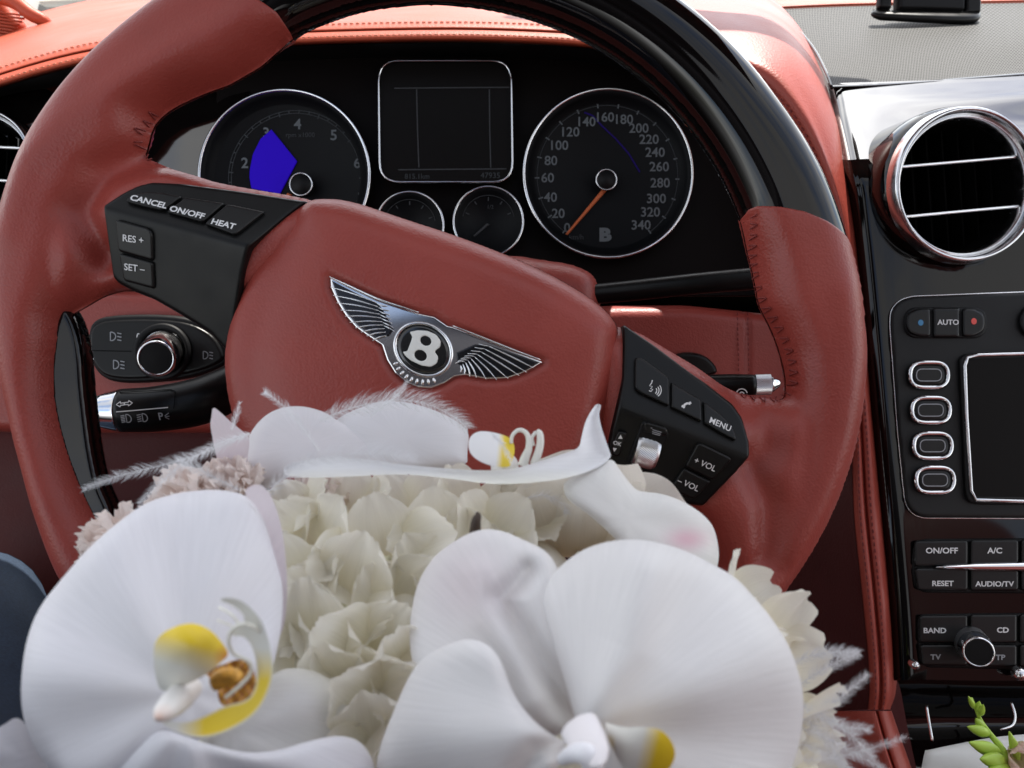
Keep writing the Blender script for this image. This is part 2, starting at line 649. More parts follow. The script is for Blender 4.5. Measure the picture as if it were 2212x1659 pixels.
def stitching(path, gap, ln, wd, m, par, raise_=.0006, slant=0.):
    """short raised threads along a path of (u,v,d), joined: too small to pick apart"""
    pts = [C(*p) for p in spline(path, 10)]
    V, Fc = [], []
    acc = 0.; nxt = 0.
    for a, b in zip(pts[:-1], pts[1:]):
        L = (b - a).length
        sc = -a.z / F
        while nxt <= acc + L:
            p = a.lerp(b, (nxt - acc) / L)
            t = (b - a).normalized()
            nz = Vector((0, 0, 1)); side = t.cross(nz).normalized(); nz = side.cross(t)
            t2 = (t + side * slant).normalized(); s2 = t2.cross(nz)
            i = len(V); h, w = ln * sc / 2, wd * sc / 2
            r = raise_
            for f, g, z in ((-1, -1, 0), (1, -1, 0), (1, 1, 0), (-1, 1, 0), (-.6, 0, r), (.6, 0, r)):
                V.append(p + t2 * h * f + s2 * w * g + nz * (z + .0001))
            Fc += [(i, i + 1, i + 5, i + 4), (i + 2, i + 3, i + 4, i + 5), (i + 1, i + 2, i + 5), (i + 3, i, i + 4)]
            nxt += gap * sc
        acc += L
    return mk('stitching', V, Fc, m, par, kind='stuff')


# ================================================================== DASHBOARD
dash = thing('dashboard', 'red leather dashboard with stitched edge and hood over the dials', 'dashboard', (1106, 900, .62))
HT = .064                                                # top of the dash, below eye level


def top_row(v, h, us):
    return [(u, v, dh(v, h)) for u in us]


lip = [(-420, 330, .56), (-200, 262, .565), (0, 187, .57), (200, 134, .575), (420, 108, .58), (633, 96, .582), (900, 89, .583), (1100, 91, .583), (1290, 104, .58), (1420, 140, .575)]


def lip_row(dv, dd, du=0):
    return [(u + du, v + dv, d + dd) for u, v, d in lip]


rows = [lip_row(6, .05), lip_row(2, .012), lip_row(-3, 0), lip_row(-14, -.001), lip_row(-23, .003), lip_row(-26, .0065), lip_row(-29, .004), lip_row(-40, .010), lip_row(-52, .03)]
rows.append([(u, v - 80 + max(0, u - 1100) * .02, d + .10) for u, v, d in lip])
rows.append([(u, v - 110, d + .22) for u, v, d in lip])
rows.append([(u, v - 135, d + .5) for u, v, d in lip])
loft('top_pad', rows, 'sunlit_dash_leather', dash, ku=6, kv=4)
stitching([(u, v - 14, d - .0013) for u, v, d in lip], 13, 8, 3.2, 'dash_thread', dash, .0009)
stitching([(u, v - 41, d + .0092) for u, v, d in lip], 13, 8, 3.2, 'dash_thread', dash, .0009)

# hood over the dials, running down as the padded edge of the console
hump = [
    # A inner, B seam, C crest, D outer edge, E tucked under
    [(1290, 108, .64), (1300, 66, .60), (1380, 0, .65), (1500, -40, .78), (1560, -62, .92), (1600, -70, 1.05)],
    [(1440, 175, .63), (1455, 112, .588), (1520, 55, .61), (1600, 10, .68), (1641, -4, .76), (1665, -10, .86)],
    [(1530, 220, .62), (1560, 140, .572), (1610, 90, .585), (1670, 55, .63), (1715, 62, .69), (1735, 70, .76)],
    [(1610, 290, .61), (1646, 172, .563), (1690, 140, .570), (1735, 128, .595), (1772, 156, .64), (1785, 170, .70)],
    [(1660, 370, .61), (1712, 246, .556), (1745, 225, .558), (1785, 225, .575), (1810, 262, .608), (1818, 270, .66)],
    [(1690, 460, .61), (1768, 350, .551), (1790, 340, .551), (1815, 342, .561), (1831, 362, .585), (1838, 366, .64)],
    [(1700, 560, .61), (1808, 470, .546), (1822, 466, .545), (1838, 468, .552), (1848, 476, .570), (1853, 478, .63)],
    [(1710, 660, .61), (1822, 600, .541), (1838, 600, .540), (1852, 602, .545), (1862, 606, .562), (1867, 608, .62)],
    [(1720, 790, .61), (1834, 760, .536), (1852, 760, .535), (1866, 762, .540), (1876, 764, .556), (1881, 766, .61)],
]
loft('hood', hump, 'shaded_pad_leather', dash, ku=5, kv=6)
stitching([(1646, 172, .5618), (1712, 246, .5548), (1768, 350, .5498), (1808, 470, .5448)], 16, 9, 4, 'thread', dash, .0008)
stitching([(1635, 186, .566), (1700, 262, .560), (1756, 366, .555), (1797, 482, .550)], 16, 9, 4, 'thread', dash, .0008)

# dark inner walls of the dial recess and fascia behind the dials
MPC = plane_map(.62)
loft('recess_wall', [lip_row(4, .006), [(u, v + 8, .60) for u, v, d in lip], [(u, v + 34, .635) for u, v, d in lip]], 'soft_black', dash, ku=4, kv=3)
wall_r = [[(1420, 148, .585), (1412, 165, .60), (1400, 190, .64)], [(1560, 160, .575), (1548, 178, .60), (1520, 220, .64)], [(1650, 196, .565), (1630, 220, .60), (1590, 280, .64)],
          [(1740, 300, .555), (1710, 330, .60), (1640, 380, .64)], [(1805, 480, .548), (1760, 500, .60), (1660, 520, .64)], [(1825, 640, .542), (1770, 640, .60), (1670, 620, .64)]]
loft('recess_wall', wall_r, 'soft_black', dash, ku=4, kv=4)
FU = [(-800, .612), (-500, .614), (-260, .618), (0, .618), (120, .632), (190, .650), (240, .6535), (300, .6485), (390, .6405), (480, .6335), (540, .631)]
loft('fascia', [[(u, 168 if u < 150 else 150, d + .012) for u, d in FU]] + [[(u, v, d) for u, d in FU] for v in (230, 330, 430)] + [[(u, 600, d - .004) for u, d in FU]], 'veneer', dash, ku=5, kv=4)

# lower leather panels
relief('knee_panel', rounded([(-700, 610), (-100, 622), (620, 636), (640, 935), (60, 935), (-700, 900)], 30), plane_map(.58), dash, 'leather', .012, 26, 8)
relief('lower_pad', rounded([(1180, 668), (1330, 660), (1480, 660), (1600, 672), (1750, 690), (1760, 930), (1180, 960)], 18), plane_map(.575), dash, 'leather', .012, 28, 6,
       extra=lambda P, S: -.0016 * np.exp(-((P[:, 0] - 1606 - (P[:, 1] - 700) * .01) / 4) ** 2))
for du in (-11, 11):
    stitching([(1604 + du, 678, .5638), (1606 + du, 760, .5618), (1608 + du, 900, .5618)], 11, 7, 2.6, 'thread', dash, .0006)
relief('button', rounded(t6([(-60, 640), (0, 622), (90, 625), (170, 660), (225, 730), (215, 770), (100, 790), (-60, 790)]), 20), plane_map(.562), dash, 'black_plastic', .004, 8, 3)
relief('lower_cover', rounded([(-500, 900), (1900, 900), (1900, 1500), (-500, 1500)], 30), plane_map(.66), dash, 'darkened_leather', .01, 30, 25)

# padded edge strip between wheel and console
strip = []
strip_side = []
for v, uL, us1, ug, us2, uR, dd in ((700, 1822, 1829, 1838, 1848, 1871, .541), (830, 1836, 1845, 1854, 1864, 1879, .5365), (950, 1846, 1853, 1862, 1873, 1890, .532), (1106, 1850, 1858, 1871, 1882, 1906, .526),
                                    (1273, 1867, 1875, 1888, 1899, 1921, .519), (1406, 1880, 1888, 1900, 1909, 1930, .513), (1489, 1884, 1892, 1903, 1912, 1931, .509), (1533, 1880, 1888, 1899, 1907, 1918, .511)):
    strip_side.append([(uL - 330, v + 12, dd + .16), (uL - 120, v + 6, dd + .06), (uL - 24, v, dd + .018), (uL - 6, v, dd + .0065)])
    strip.append([(uL - 8, v, dd + .009), (uL, v, dd + .003), (us1, v, dd), (ug - 4, v, dd + .0002), (ug, v, dd + .0035), (ug + 4, v, dd + .0002), (us2, v, dd - .001), ((us2 + uR) / 2, v, dd), (uR, v, dd + .010), (uR + 5, v, dd + .05)])
loft('shaded_side_panel', strip_side, 'darkened_leather', dash, ku=3, kv=5)  # darker leather colour stands in for shade beside the console strip
loft('console_edge', strip, 'shaded_pad_leather', dash, ku=3, kv=5)
stitching([(r[2][0], r[2][1], r[2][2] - .0006) for r in strip], 14, 8, 3.4, 'thread', dash, .0007)
stitching([(r[6][0], r[6][1], r[6][2] - .0006) for r in strip], 14, 8, 3.4, 'thread', dash, .0007)
strip2 = []
for v, uL, ug, uR, dd in ((1536, 1800, 1894, 1922, .512), (1600, 1838, 1912, 1944, .508), (1680, 1875, 1938, 1972, .503), (1800, 1920, 1975, 2010, .497)):
    strip2.append([(uL - 200, v, dd + .10), (uL, v, dd + .02), (ug - 14, v, dd), (ug - 3, v, dd + .0005), (ug, v, dd + .0035), (ug + 3, v, dd + .0005), (ug + 14, v, dd), (uR, v, dd + .008), (uR + 4, v, dd + .05)])
loft('console_edge', strip2, 'shaded_pad_leather', dash, ku=3, kv=4)

# speaker grille in the dash top, over the console
g_front = [(1799, 185, .619), (1900, 181, .621), (2010, 174, .624), (2110, 166, .627), (2212, 158, .630), (2330, 150, .634), (2450, 146, .64)]
g_mid = [(1762, 108, .70), (1850, 102, .70), (1950, 96, .702), (2070, 88, .703), (2212, 80, .705), (2330, 74, .707), (2450, 70, .709)]
g_back = [(1681, 20, .85), (1790, 15, .85), (1900, 12, .85), (2040, 9, .85), (2212, 6, .85), (2330, 4, .85), (2450, 4, .85)]
grille = loft('speaker_grille', [g_front, g_mid, g_back], 'panel_grey', dash, ku=8, kv=10)
gm = bpy.data.materials.new('perforated_grille'); gm.use_nodes = True
nt = gm.node_tree; b = nt.nodes['Principled BSDF']
uvn = nt.nodes.new('ShaderNodeUVMap'); uvn.uv_map = 'UVMap'
sp = nt.nodes.new('ShaderNodeSeparateXYZ'); nt.links.new(uvn.outputs['UV'], sp.inputs[0])


def nmath(op, a, b_=None):
    n = nt.nodes.new('ShaderNodeMath'); n.operation = op
    for i, x in enumerate((a, b_)):
        if x is None:
            continue
        if isinstance(x, (int, float)):
            n.inputs[i].default_value = x
        else:
            nt.links.new(x, n.inputs[i])
    return n.outputs[0]


NR, NCOL = 48., 108.
yv = nmath('MULTIPLY', sp.outputs['Y'], NR)
row_i = nmath('FLOOR', yv)
odd = nmath('MULTIPLY', nmath('MODULO', row_i, 2.0), .5)
xv = nmath('ADD', nmath('MULTIPLY', sp.outputs['X'], NCOL), odd)
fx = nmath('SUBTRACT', nmath('FRACT', xv), .5); fy = nmath('SUBTRACT', nmath('FRACT', yv), .5)
rr = nmath('SQRT', nmath('ADD', nmath('MULTIPLY', fx, fx), nmath('MULTIPLY', fy, fy)))
hole = nmath('LESS_THAN', rr, .38)
mx = nt.nodes.new('ShaderNodeMix'); mx.data_type = 'RGBA'
mx.inputs[6].default_value = (.10, .10, .097, 1); mx.inputs[7].default_value = (.004, .004, .004, 1)
nt.links.new(hole, mx.inputs[0]); nt.links.new(mx.outputs[2], b.inputs['Base Color'])
b.inputs['Roughness'].default_value = .6
b.inputs['Specular IOR Level'].default_value = .12
bp = nt.nodes.new('ShaderNodeBump'); bp.inputs['Strength'].default_value = .5; bp.inputs['Distance'].default_value = .001; bp.invert = True
nt.links.new(hole, bp.inputs['Height']); nt.links.new(bp.outputs['Normal'], b.inputs['Normal'])
MATS['perforated'] = gm
grille.data.materials[0] = gm
loft('grille_frame', [[(u, v + 6, d - .004) for u, v, d in g_front], [(u, v + 2, d - .0035) for u, v, d in g_front], [(u, v - 1, d - .0005) for u, v, d in g_front]], 'lacquer', dash, ku=6, kv=3)
tube('grille_frame', [(1797, 190, .616), (1785, 158, .64), (1758, 106, .70), (1718, 58, .77), (1676, 19, .845)], 3.5, 'lacquer', dash, 8)
loft('rear_pad', [g_back, [(u - 8, v - 10, d + .02) for u, v, d in g_back], [(u - 30, v - 22, d + .2) for u, v, d in g_back]], 'sunlit_dash_leather', dash, ku=5, kv=4)

# ribbed trim at the foot of the windscreen pillar
pil = thing('pillar_trim', 'red pillar trim, coloured as sunlit, with ribbed panel where dash meets door', 'trim', (20, 80, .80))
relief('panel', rounded([(-140, -60), (-20, -60), (60, 60), (30, 110), (-140, 150)], 12), plane_map(.80), pil, 'sunlit_dash_leather', .01, 20, 6)
for k in range(11):
    y = 26 + k * 7.2
    tube('rib', [(-40, y - 6, .788), (10 + k * 1.2, y + 2, .788), (58 - k * 5.0, y + 8 - k * .5, .79)], 2.6, 'sunlit_dash_leather', pil, 6, 3)
tube('piping', [(-30, -14, .782), (30, 4, .782), (66, 30, .782), (96, 46, .785), (110, 66, .79)], [15, 15, 15, 13, 8], 'sunlit_dash_leather', pil, 12, 6)
cow = thing('cowl_strip', 'pale beige strip at the foot of the windscreen behind the dash', 'trim', (230, 0, 1.1))
loft('strip', [[(60, -70, 1.3), (200, -75, 1.3), (420, -80, 1.3)], [(78, -10, 1.12), (210, -20, 1.12), (420, -45, 1.12)], [(88, 10, 1.1), (210, 8, 1.1), (360, -12, 1.1)], [(96, 20, 1.1), (205, 20, 1.1), (352, 0, 1.1)]], 'beige', cow, 4, 4)
loft('seal', [[(84, 8, 1.09), (130, 26, 1.09), (205, 22, 1.09), (360, 2, 1.09)], [(70, 70, 1.05), (120, 60, 1.05), (200, 50, 1.05), (360, 20, 1.05)]], 'soft_black', cow, 4, 4)

# ================================================================== INSTRUMENT CLUSTER
DCL = .62
clu = thing('instrument_cluster', 'instrument cluster with two chrome ringed dials and a central screen', 'dashboard dials', (960, 600, DCL))
plate('backplate', rounded([(470, 112), (600, 104), (900, 100), (1290, 112), (1480, 150), (1590, 260), (1650, 420), (1660, 640), (470, 640)], 40), DCL + .018, .003, 'fascia', clu)


def dial(name, u, v, R, par):
    o = lathe(name, (u, v, DCL), [(R, .000), (R - 6, .001), (R - 11, -.004), (R - 24, -.008), (R - 26, -.0085), (.5, -.0085)], 'dial', par, n=80)
    return o


FACE = plane_map(DCL + .0085)
sc_f = (DCL + .0085) / DCL


def face_pt(u, v):
    """where a print on the recessed face must sit to show at u,v"""
    return u, v


sp_ = dial('speedometer', 1314, 374, 183, clu)
ring('chrome_ring', (1314, 374, DCL - .001), 182, 3.6, 'chrome', sp_, n=96)
rpm = dial('rev_counter', 614, 378, 185, clu)
ring('chrome_ring', (614, 378, DCL - .001), 184, 3.6, 'chrome', rpm, n=96)
SN = [('0', 1225, 492), ('20', 1206, 461), ('40', 1189, 426), ('60', 1183, 384), ('80', 1190, 347), ('100', 1209, 314), ('120', 1233, 285), ('140', 1268, 263), ('160', 1308, 253), ('180', 1349, 258), ('200', 1380, 277),
      ('220', 1402, 301), ('240', 1415, 329), ('260', 1424, 360), ('280', 1426, 395), ('300', 1418, 429), ('320', 1405, 458), ('340', 1385, 486)]
for s, u, v in SN:
    lettering(s, u, v, 20, 'dial_print', sp_, FACE, bold=.015)
lettering('km/h', 1245, 512, 11, 'dial_print_dim', sp_, FACE)
lettering('B', 1308, 507, 26, 'dial_print', sp_, FACE, bold=.06, sx=1.2)
SC = (1312, 380)
ticks = []
for k in range(18):
    a = 128 + k * (285 / 17)
    r0, r1 = 147, 157
    ticks.append([(SC[0] + r * math.cos(math.radians(a)), SC[1] + r * math.sin(math.radians(a))) for r in (r0, (r0 + r1) / 2, r1)])
strokes('tick_marks', ticks, 3.0, 'dial_print', sp_, FACE)
strokes('scale_arc', [arc(*SC, 152, 128, 413, 80), arc(*SC, 158, 128, 413, 80)], 1.3, 'dial_print_dim', sp_, FACE)
relief('needle', [(1306, 402), (1314, 408), (1226, 508), (1221, 506)], plane_map(DCL + .004), sp_, 'needle', .0012, 2.5, 1.5)
hub_ = lathe('needle_hub', (1310, 388, DCL), [(22, -.008), (22, -.001), (20, .001), (.5, .0015)], 'soft_black', sp_, n=36)
ring('hub_ring', (1310, 388, DCL - .0005), 22, 1.8, 'satin_chrome', hub_, n=40)
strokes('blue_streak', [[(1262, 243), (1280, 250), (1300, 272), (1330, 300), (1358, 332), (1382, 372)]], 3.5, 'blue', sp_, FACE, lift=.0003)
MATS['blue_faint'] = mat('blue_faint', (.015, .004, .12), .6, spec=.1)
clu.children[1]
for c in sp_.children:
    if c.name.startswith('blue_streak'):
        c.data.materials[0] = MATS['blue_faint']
for s, u, v in (('1', 500, 452), ('2', 529, 352), ('3', 575, 287), ('4', 643, 268), ('5', 721, 292), ('6', 772, 352), ('7', 782, 428)):
    lettering(s, u, v, 22, 'dial_print', rpm, FACE, bold=.02)
lettering('rpm x1000', 649, 293, 10, 'dial_print_dim', rpm, FACE)
TC_ = (640, 385)
strokes('scale_arc', [arc(*TC_, 146, 150, 395, 80), arc(*TC_, 140, 150, 395, 80)], 1.3, 'dial_print_dim', rpm, FACE)
ticks = []
for k in range(29):
    a = 150 + k * 8.75
    r0 = 136 if k % 4 == 0 else 141
    ticks.append([(TC_[0] + r * math.cos(math.radians(a)), TC_[1] + r * math.sin(math.radians(a))) for r in (r0, 144, 147)])
strokes('tick_marks', ticks, 2.4, 'dial_print_dim', rpm, FACE)
plate('blue_reflection', t1([(1760, 840), (1925, 1045), (1870, 1150), (1815, 1255), (1720, 1240), (1630, 1220), (1618, 1150), (1620, 1100), (1640, 1000), (1690, 900)]), DCL + .0078, .0006, 'blue', rpm, .5)  # blue light reflection painted as a flat part of the dial
h2 = lathe('needle_hub', (650, 398, DCL), [(24, -.008), (24, -.001), (22, .001), (.5, .0015)], 'soft_black', rpm, n=36)
ring('hub_ring', (650, 398, DCL - .0005), 24, 1.8, 'satin_chrome', h2, n=40)
relief('needle', [(622, 416), (632, 420), (560, 500), (556, 497)], plane_map(DCL + .004), rpm, 'needle', .0012, 2.5, 1.5)

scr = plate('screen', rect(818, 131, 1107, 394, 42), DCL + .003, .002, 'screen', clu, 2)
frame_path = rect(819, 131, 1106, 393, 44)
V, Fc = [], []
fp = [C(u + (v - 260) * .012, v, DCL - .001) for u, v in frame_path]
fp.append(fp[0]); fp.append(fp[1])
V, Fc = tube_mesh(fp, [2.6 * DCL / F] * len(fp), 8, cap=False)
mk('chrome_frame', V, Fc, 'chrome', scr)
MPS = plane_map(DCL + .001)
strokes('screen_line', [[(852, 191), (960, 190), (1101, 189)], [(860, 367), (960, 366), (1094, 365)], [(900, 193), (902, 280), (905, 362)], [(1057, 193), (1058, 280), (1060, 362)]], 2.6, 'screen_line', scr, MPS)
lettering('815.1km', 901, 381, 11, 'dial_print_dim', scr, MPS)
lettering('47935', 1059, 379, 12, 'dial_print_dim', scr, MPS)
for u, v, R in ((885, 487, 73), (1055, 478, 75)):
    g = lathe('small_gauge', (u, v, DCL), [(R, 0), (R - 4, .001), (R - 8, -.004), (.5, -.006)], 'dial', clu, n=60)
    ring('chrome_ring', (u, v, DCL - .001), R, 2.6, 'chrome', g, n=72)
    strokes('tick_marks', [[(u + r * math.cos(a), v + r * math.sin(a)) for r in (44, 48, 52)] for a in [math.radians(200 + 35 * k) for k in range(5)]], 2.4, 'screen_line', g, plane_map(DCL + .0045))
    relief('needle', [(u - 3, v + 4), (u + 3, v + 7), (u - 30, v + 34), (u - 33, v + 31)], plane_map(DCL + .004), g, 'screen_line', .0006, 2, 1.5)
    strokes('marking', [arc(u, v, 56, 190, 350, 24)], 1.2, 'screen_line', g, plane_map(DCL + .0045))
lettering('1/2', 1060, 447, 8, 'screen_line', clu.children[-1], plane_map(DCL + .0045))

# ================================================================== CENTRE CONSOLE
con = thing('center_console', 'glossy black center console with screen panel, buttons and chrome knob', 'console', (2150, 1560, .52))
CP = [(178, .623), (185, .62), (215, .606), (260, .587), (300, .571), (330, .559), (350, .552), (380, .547), (420, .5455), (560, .541), (900, .530), (1150, .521), (1350, .514), (1470, .510), (1520, .511), (1800, .50)]


def dcon(v):
    return np.interp(v, [c[0] for c in CP], [c[1] for c in CP])


MPK = ray_map(lambda u, v: dcon(v))
cedge = [(180, 1795), (215, 1803), (267, 1812), (333, 1826), (417, 1842), (553, 1857), (703, 1873), (820, 1880), (920, 1890), (1106, 1908), (1273, 1922), (1406, 1931), (1489, 1932), (1533, 1920), (1800, 2010)]
rows = []
for v in (180, 187, 197, 212, 232, 262, 300, 345, 385, 430, 500, 560, 760, 960, 1150, 1350, 1470):
    uL = np.interp(v, [c[0] for c in cedge], [c[1] for c in cedge])
    rows.append([(uL - 8, v, float(dcon(v)) + .012), (uL + 12, v, float(dcon(v)) + .003), (uL + 60, v - 2, float(dcon(v))), (2100, v - 10 * (v < 260), float(dcon(v))), (2300, v - 22 * (v < 260), float(dcon(v)) + .001), (2480, v - 34 * (v < 260), float(dcon(v)) + .004)])
def vent_mouth(p, a, b_):
    r_ = math.hypot(p[0] - 2052, p[1] - 409)
    return (p[0], p[1], p[2] + .03 * min(max((152 - r_) / 10, 0), 1))


loft('top_panel', rows[:8], 'veneer', con, ku=14, kv=8, extra=vent_mouth)
loft('front_panel', rows[7:], 'lacquer', con, ku=14, kv=10, extra=vent_mouth)
pan = relief('screen_panel', rounded([(1922, 696), (1925, 668), (1942, 649), (1968, 640), (2212, 631), (2500, 622), (2500, 1128), (2212, 1120), (1990, 1119), (1968, 1108), (1955, 1086), (1938, 920)], 14), MPK, con, 'panel_grey', .004, 5, 5)
pan_edge = [C(u, v, float(dcon(v)) - .0012) for u, v in rounded([(2500, 622), (2212, 631), (1968, 640), (1942, 649), (1925, 668), (1922, 696), (1938, 920), (1955, 1086), (1968, 1108), (1990, 1119), (2212, 1120), (2500, 1128)], 14)[7:-7]]
V, Fc = tube_mesh(pan_edge, .0005, 6)
mk('rim_strip', V, Fc, 'satin_chrome', pan)
ZP = lambda P: np.full(len(P), .004)
# temperature rocker
rk = relief('rocker', rect(1952, 663, 2133, 731, 34), MPK, con, 'soft_black', .0012, 3, 3, zf=ZP)
ZP2 = lambda P: np.full(len(P), .005)
for poly in (rounded([(1955, 697), (1960, 676), (1982, 666), (2011, 666), (2012, 728), (1984, 728), (1960, 718)], 9), rect(2015, 665, 2074, 729, 3), rounded([(2078, 666), (2104, 666), (2126, 677), (2130, 697), (2126, 716), (2104, 728), (2078, 728)], 9)):
    relief('button', poly, MPK, rk, 'button', .002, 6, 2.5, zf=ZP2)
ZT = lambda P: np.full(len(P), .0071)
lettering('AUTO', 2048, 696, 11, 'print', rk, MPK, zf=ZT, bold=.02, sx=1.05)
plate('blue_dot', ellipse(1989, 697, 6, 6.5, n=20), .54, .0002, 'blue_dot', rk, .2, mp=MPK, zf=ZT)
plate('red_dot', ellipse(2104, 694, 6, 7, n=20), .54, .0002, 'red_dot', rk, .2, mp=MPK, zf=ZT)
for u, v in ((2007, 810), (2011, 886), (2015, 963), (2020, 1037)):
    bt = relief('oval_button', rect(u - 46, v - 32, u + 46, v + 32, 32), MPK, con, 'soft_black', .0008, 3, 2.5, zf=ZP)
    pth = [C(a, c, float(dcon(c)) - .0065) for a, c in rect(u - 41, v - 27, u + 41, v + 27, 30)]
    pth += pth[:2]
    V, Fc = tube_mesh(pth, 4.6 * .535 / F, 8, cap=False)
    mk('chrome_ring', V, Fc, 'chrome', bt)
    relief('cap', rect(u - 38, v - 24, u + 38, v + 24, 24), MPK, bt, 'button', .002, 10, 2.5, zf=ZP2)
    ol = rect(u - 27, v - 13, u + 27, v + 13, 13); ol.append(ol[0])
    strokes('outline', [ol], 2.2, 'print_dim', bt, MPK, zf=ZT, lift=.0002)
relief('second_knob_surround', ellipse(2240, 694, 40, 40), MPK, con, 'soft_black', .003, 8, 3, zf=ZP)
# screen
scp = rounded([(2070, 764), (2500, 752), (2500, 1092), (2098, 1090), (2084, 1076)], 22)
bz = relief('screen_bezel', scp, MPK, con, 'panel_grey', .003, 6, 4, zf=ZP)
plate('screen', rounded([(2088, 774), (2490, 762), (2490, 1076), (2108, 1074), (2098, 1066)], 12), .53, .0006, 'screen', bz, 2, mp=MPK, zf=lambda P: np.full(len(P), .0066))
V, Fc = tube_mesh([C(u, v, float(dcon(v)) - .0076) for u, v in [(2490, 757), (2212, 764), (2112, 767), (2090, 772), (2084, 790), (2088, 900), (2098, 1060), (2108, 1080), (2212, 1083), (2490, 1084)]], .0011, 8)
mk('bezel_edge', V, Fc, 'satin_chrome', bz)
# climate buttons
surr = relief('button_surround', rounded(t9([(1488, 260), (1500, 200), (1560, 172), (2212, 170), (3000, 168), (3000, 525), (2212, 528), (1560, 525), (1500, 490), (1485, 380)]), 12), MPK, con, 'soft_black', .0015, 4, 4)
ZS = lambda P: np.full(len(P), .0015)
ZS2 = lambda P: np.full(len(P), .0040)
for s, p, lu, lv, ls in (('ON/OFF', [(1500, 185), (1852, 180), (1852, 350), (1500, 355)], 1680, 250, 12), ('A/C', [(1862, 178), (2180, 176), (2180, 350), (1862, 350)], 2022, 250, 12),
                         ('RESET', [(1500, 362), (1852, 358), (1852, 512), (1520, 510)], 1687, 463, 11), ('AUDIO/TV', [(1862, 358), (2180, 358), (2180, 512), (1862, 512)], 2022, 466, 11),
                         (None, [(2190, 176), (2500, 174), (2500, 350), (2190, 350)], 0, 0, 0), (None, [(2190, 358), (2500, 358), (2500, 512), (2190, 512)], 0, 0, 0)):
    bt = relief('button', rounded(t9(p), 8), MPK, con, 'button', .0025, 4, 2.5, zf=ZS)
    if s:
        lettering(s, *t9([(lu, lv)])[0], ls, 'print', bt, MPK, zf=ZS2, bold=.025, sx=1.12)
relief('chrome_blade', t9([(1618, 362), (1700, 340), (1900, 326), (2212, 318), (2600, 312), (2600, 392), (2212, 388), (1900, 384), (1720, 376)]), MPK, con, 'chrome', .004, 11, 2.5, zf=ZS2)
# audio buttons and knob
surr = relief('button_surround', rounded(t9([(1518, 720), (1530, 668), (1580, 658), (2212, 655), (3000, 655), (3000, 1020), (2212, 1020), (1580, 1010), (1530, 960)]), 10), MPK, con, 'soft_black', .0015, 4, 4)
for s, p, lu, lv, mm in (('BAND', [(1532, 668), (1850, 664), (1850, 850), (1532, 850)], 1635, 768, 'print'), ('CD', [(1860, 662), (2170, 660), (2170, 850), (1860, 850)], 2075, 765, 'print'),
                         ('TV', [(1532, 858), (1850, 858), (1850, 1000), (1550, 996)], 1640, 940, 'print_dim'), ('TP', [(1860, 858), (2170, 858), (2170, 1005), (1860, 1003)], 2060, 942, 'print_dim'),
                         (None, [(2180, 660), (2480, 660), (2480, 850), (2180, 850)], 0, 0, ''), (None, [(2180, 858), (2480, 858), (2480, 1005), (2180, 1005)], 0, 0, '')):
    bt = relief('button', rounded(t9(p), 7), MPK, con, 'button', .0025, 4, 2.5, zf=ZS)
    if s:
        lettering(s, *t9([(lu, lv)])[0], 11, mm, bt, MPK, zf=ZS2, bold=.03, sx=1.15)


def knurled_knob(name, base, front, r, par, m_side='knurl', capmat='soft_black', n=64):
    """cylinder from base (u,v,d) to front (u,v,d), with a knurled side, chrome shoulder and dark cap"""
    a, b_ = C(*base), C(*front)
    ax = (b_ - a); L = ax.length; ax.normalize()
    R = r * front[2] / F
    e1 = ax.orthogonal().normalized(); e2 = ax.cross(e1)
    V, Fc = [], []
    prof = [(R * 1.10, 0)] + [(R * 1.05, L * t) for t in np.linspace(.02, .62, 12)] + [(R * 1.06, L * .66)]
    for i, (q, z) in enumerate(prof):
        for k in range(n * 2):
            th = 2 * math.pi * k / (n * 2)
            kk = 1 + (.022 if (k + i) % 2 and 0 < i < len(prof) - 1 else 0)
            V.append(a + (e1 * math.cos(th) + e2 * math.sin(th)) * q * kk + ax * z)
    N2 = n * 2
    for i in range(len(prof) - 1):
        for k in range(N2):
            k2 = (k + 1) % N2
            Fc.append((i * N2 + k, i * N2 + k2, (i + 1) * N2 + k2, (i + 1) * N2 + k))
    o = mk(name, V, Fc, m_side, par, smooth=False)
    V, Fc = [], []
    prof = [(R * 1.06, L * .66), (R * 1.04, L * .80), (R * .98, L * .93), (R * .92, L), (R * .86, L * 1.01), (R * .82, L * .985)]
    for q, z in prof:
        for k in range(n):
            th = 2 * math.pi * k / n
            V.append(a + (e1 * math.cos(th) + e2 * math.sin(th)) * q + ax * z)
    for i in range(len(prof) - 1):
        for k in range(n):
            k2 = (k + 1) % n
            Fc.append((i * n + k, i * n + k2, (i + 1) * n + k2, (i + 1) * n + k))
    mk('chrome_collar', V, Fc, 'chrome', o)
    V = [a + ax * L * .99] + [a + (e1 * math.cos(2 * math.pi * k / n) + e2 * math.sin(2 * math.pi * k / n)) * R * .83 + ax * L * .985 for k in range(n)]
    mk('cap', V, [(0, k + 1, (k + 1) % n + 1) for k in range(n)], capmat, o, smooth=False)
    return o


kb = t9([(1850, 825)])[0]; kf = t9([(1920, 910)])[0]
knurled_knob('volume_knob', (*kb, .518), (*kf, .487), 34, con)
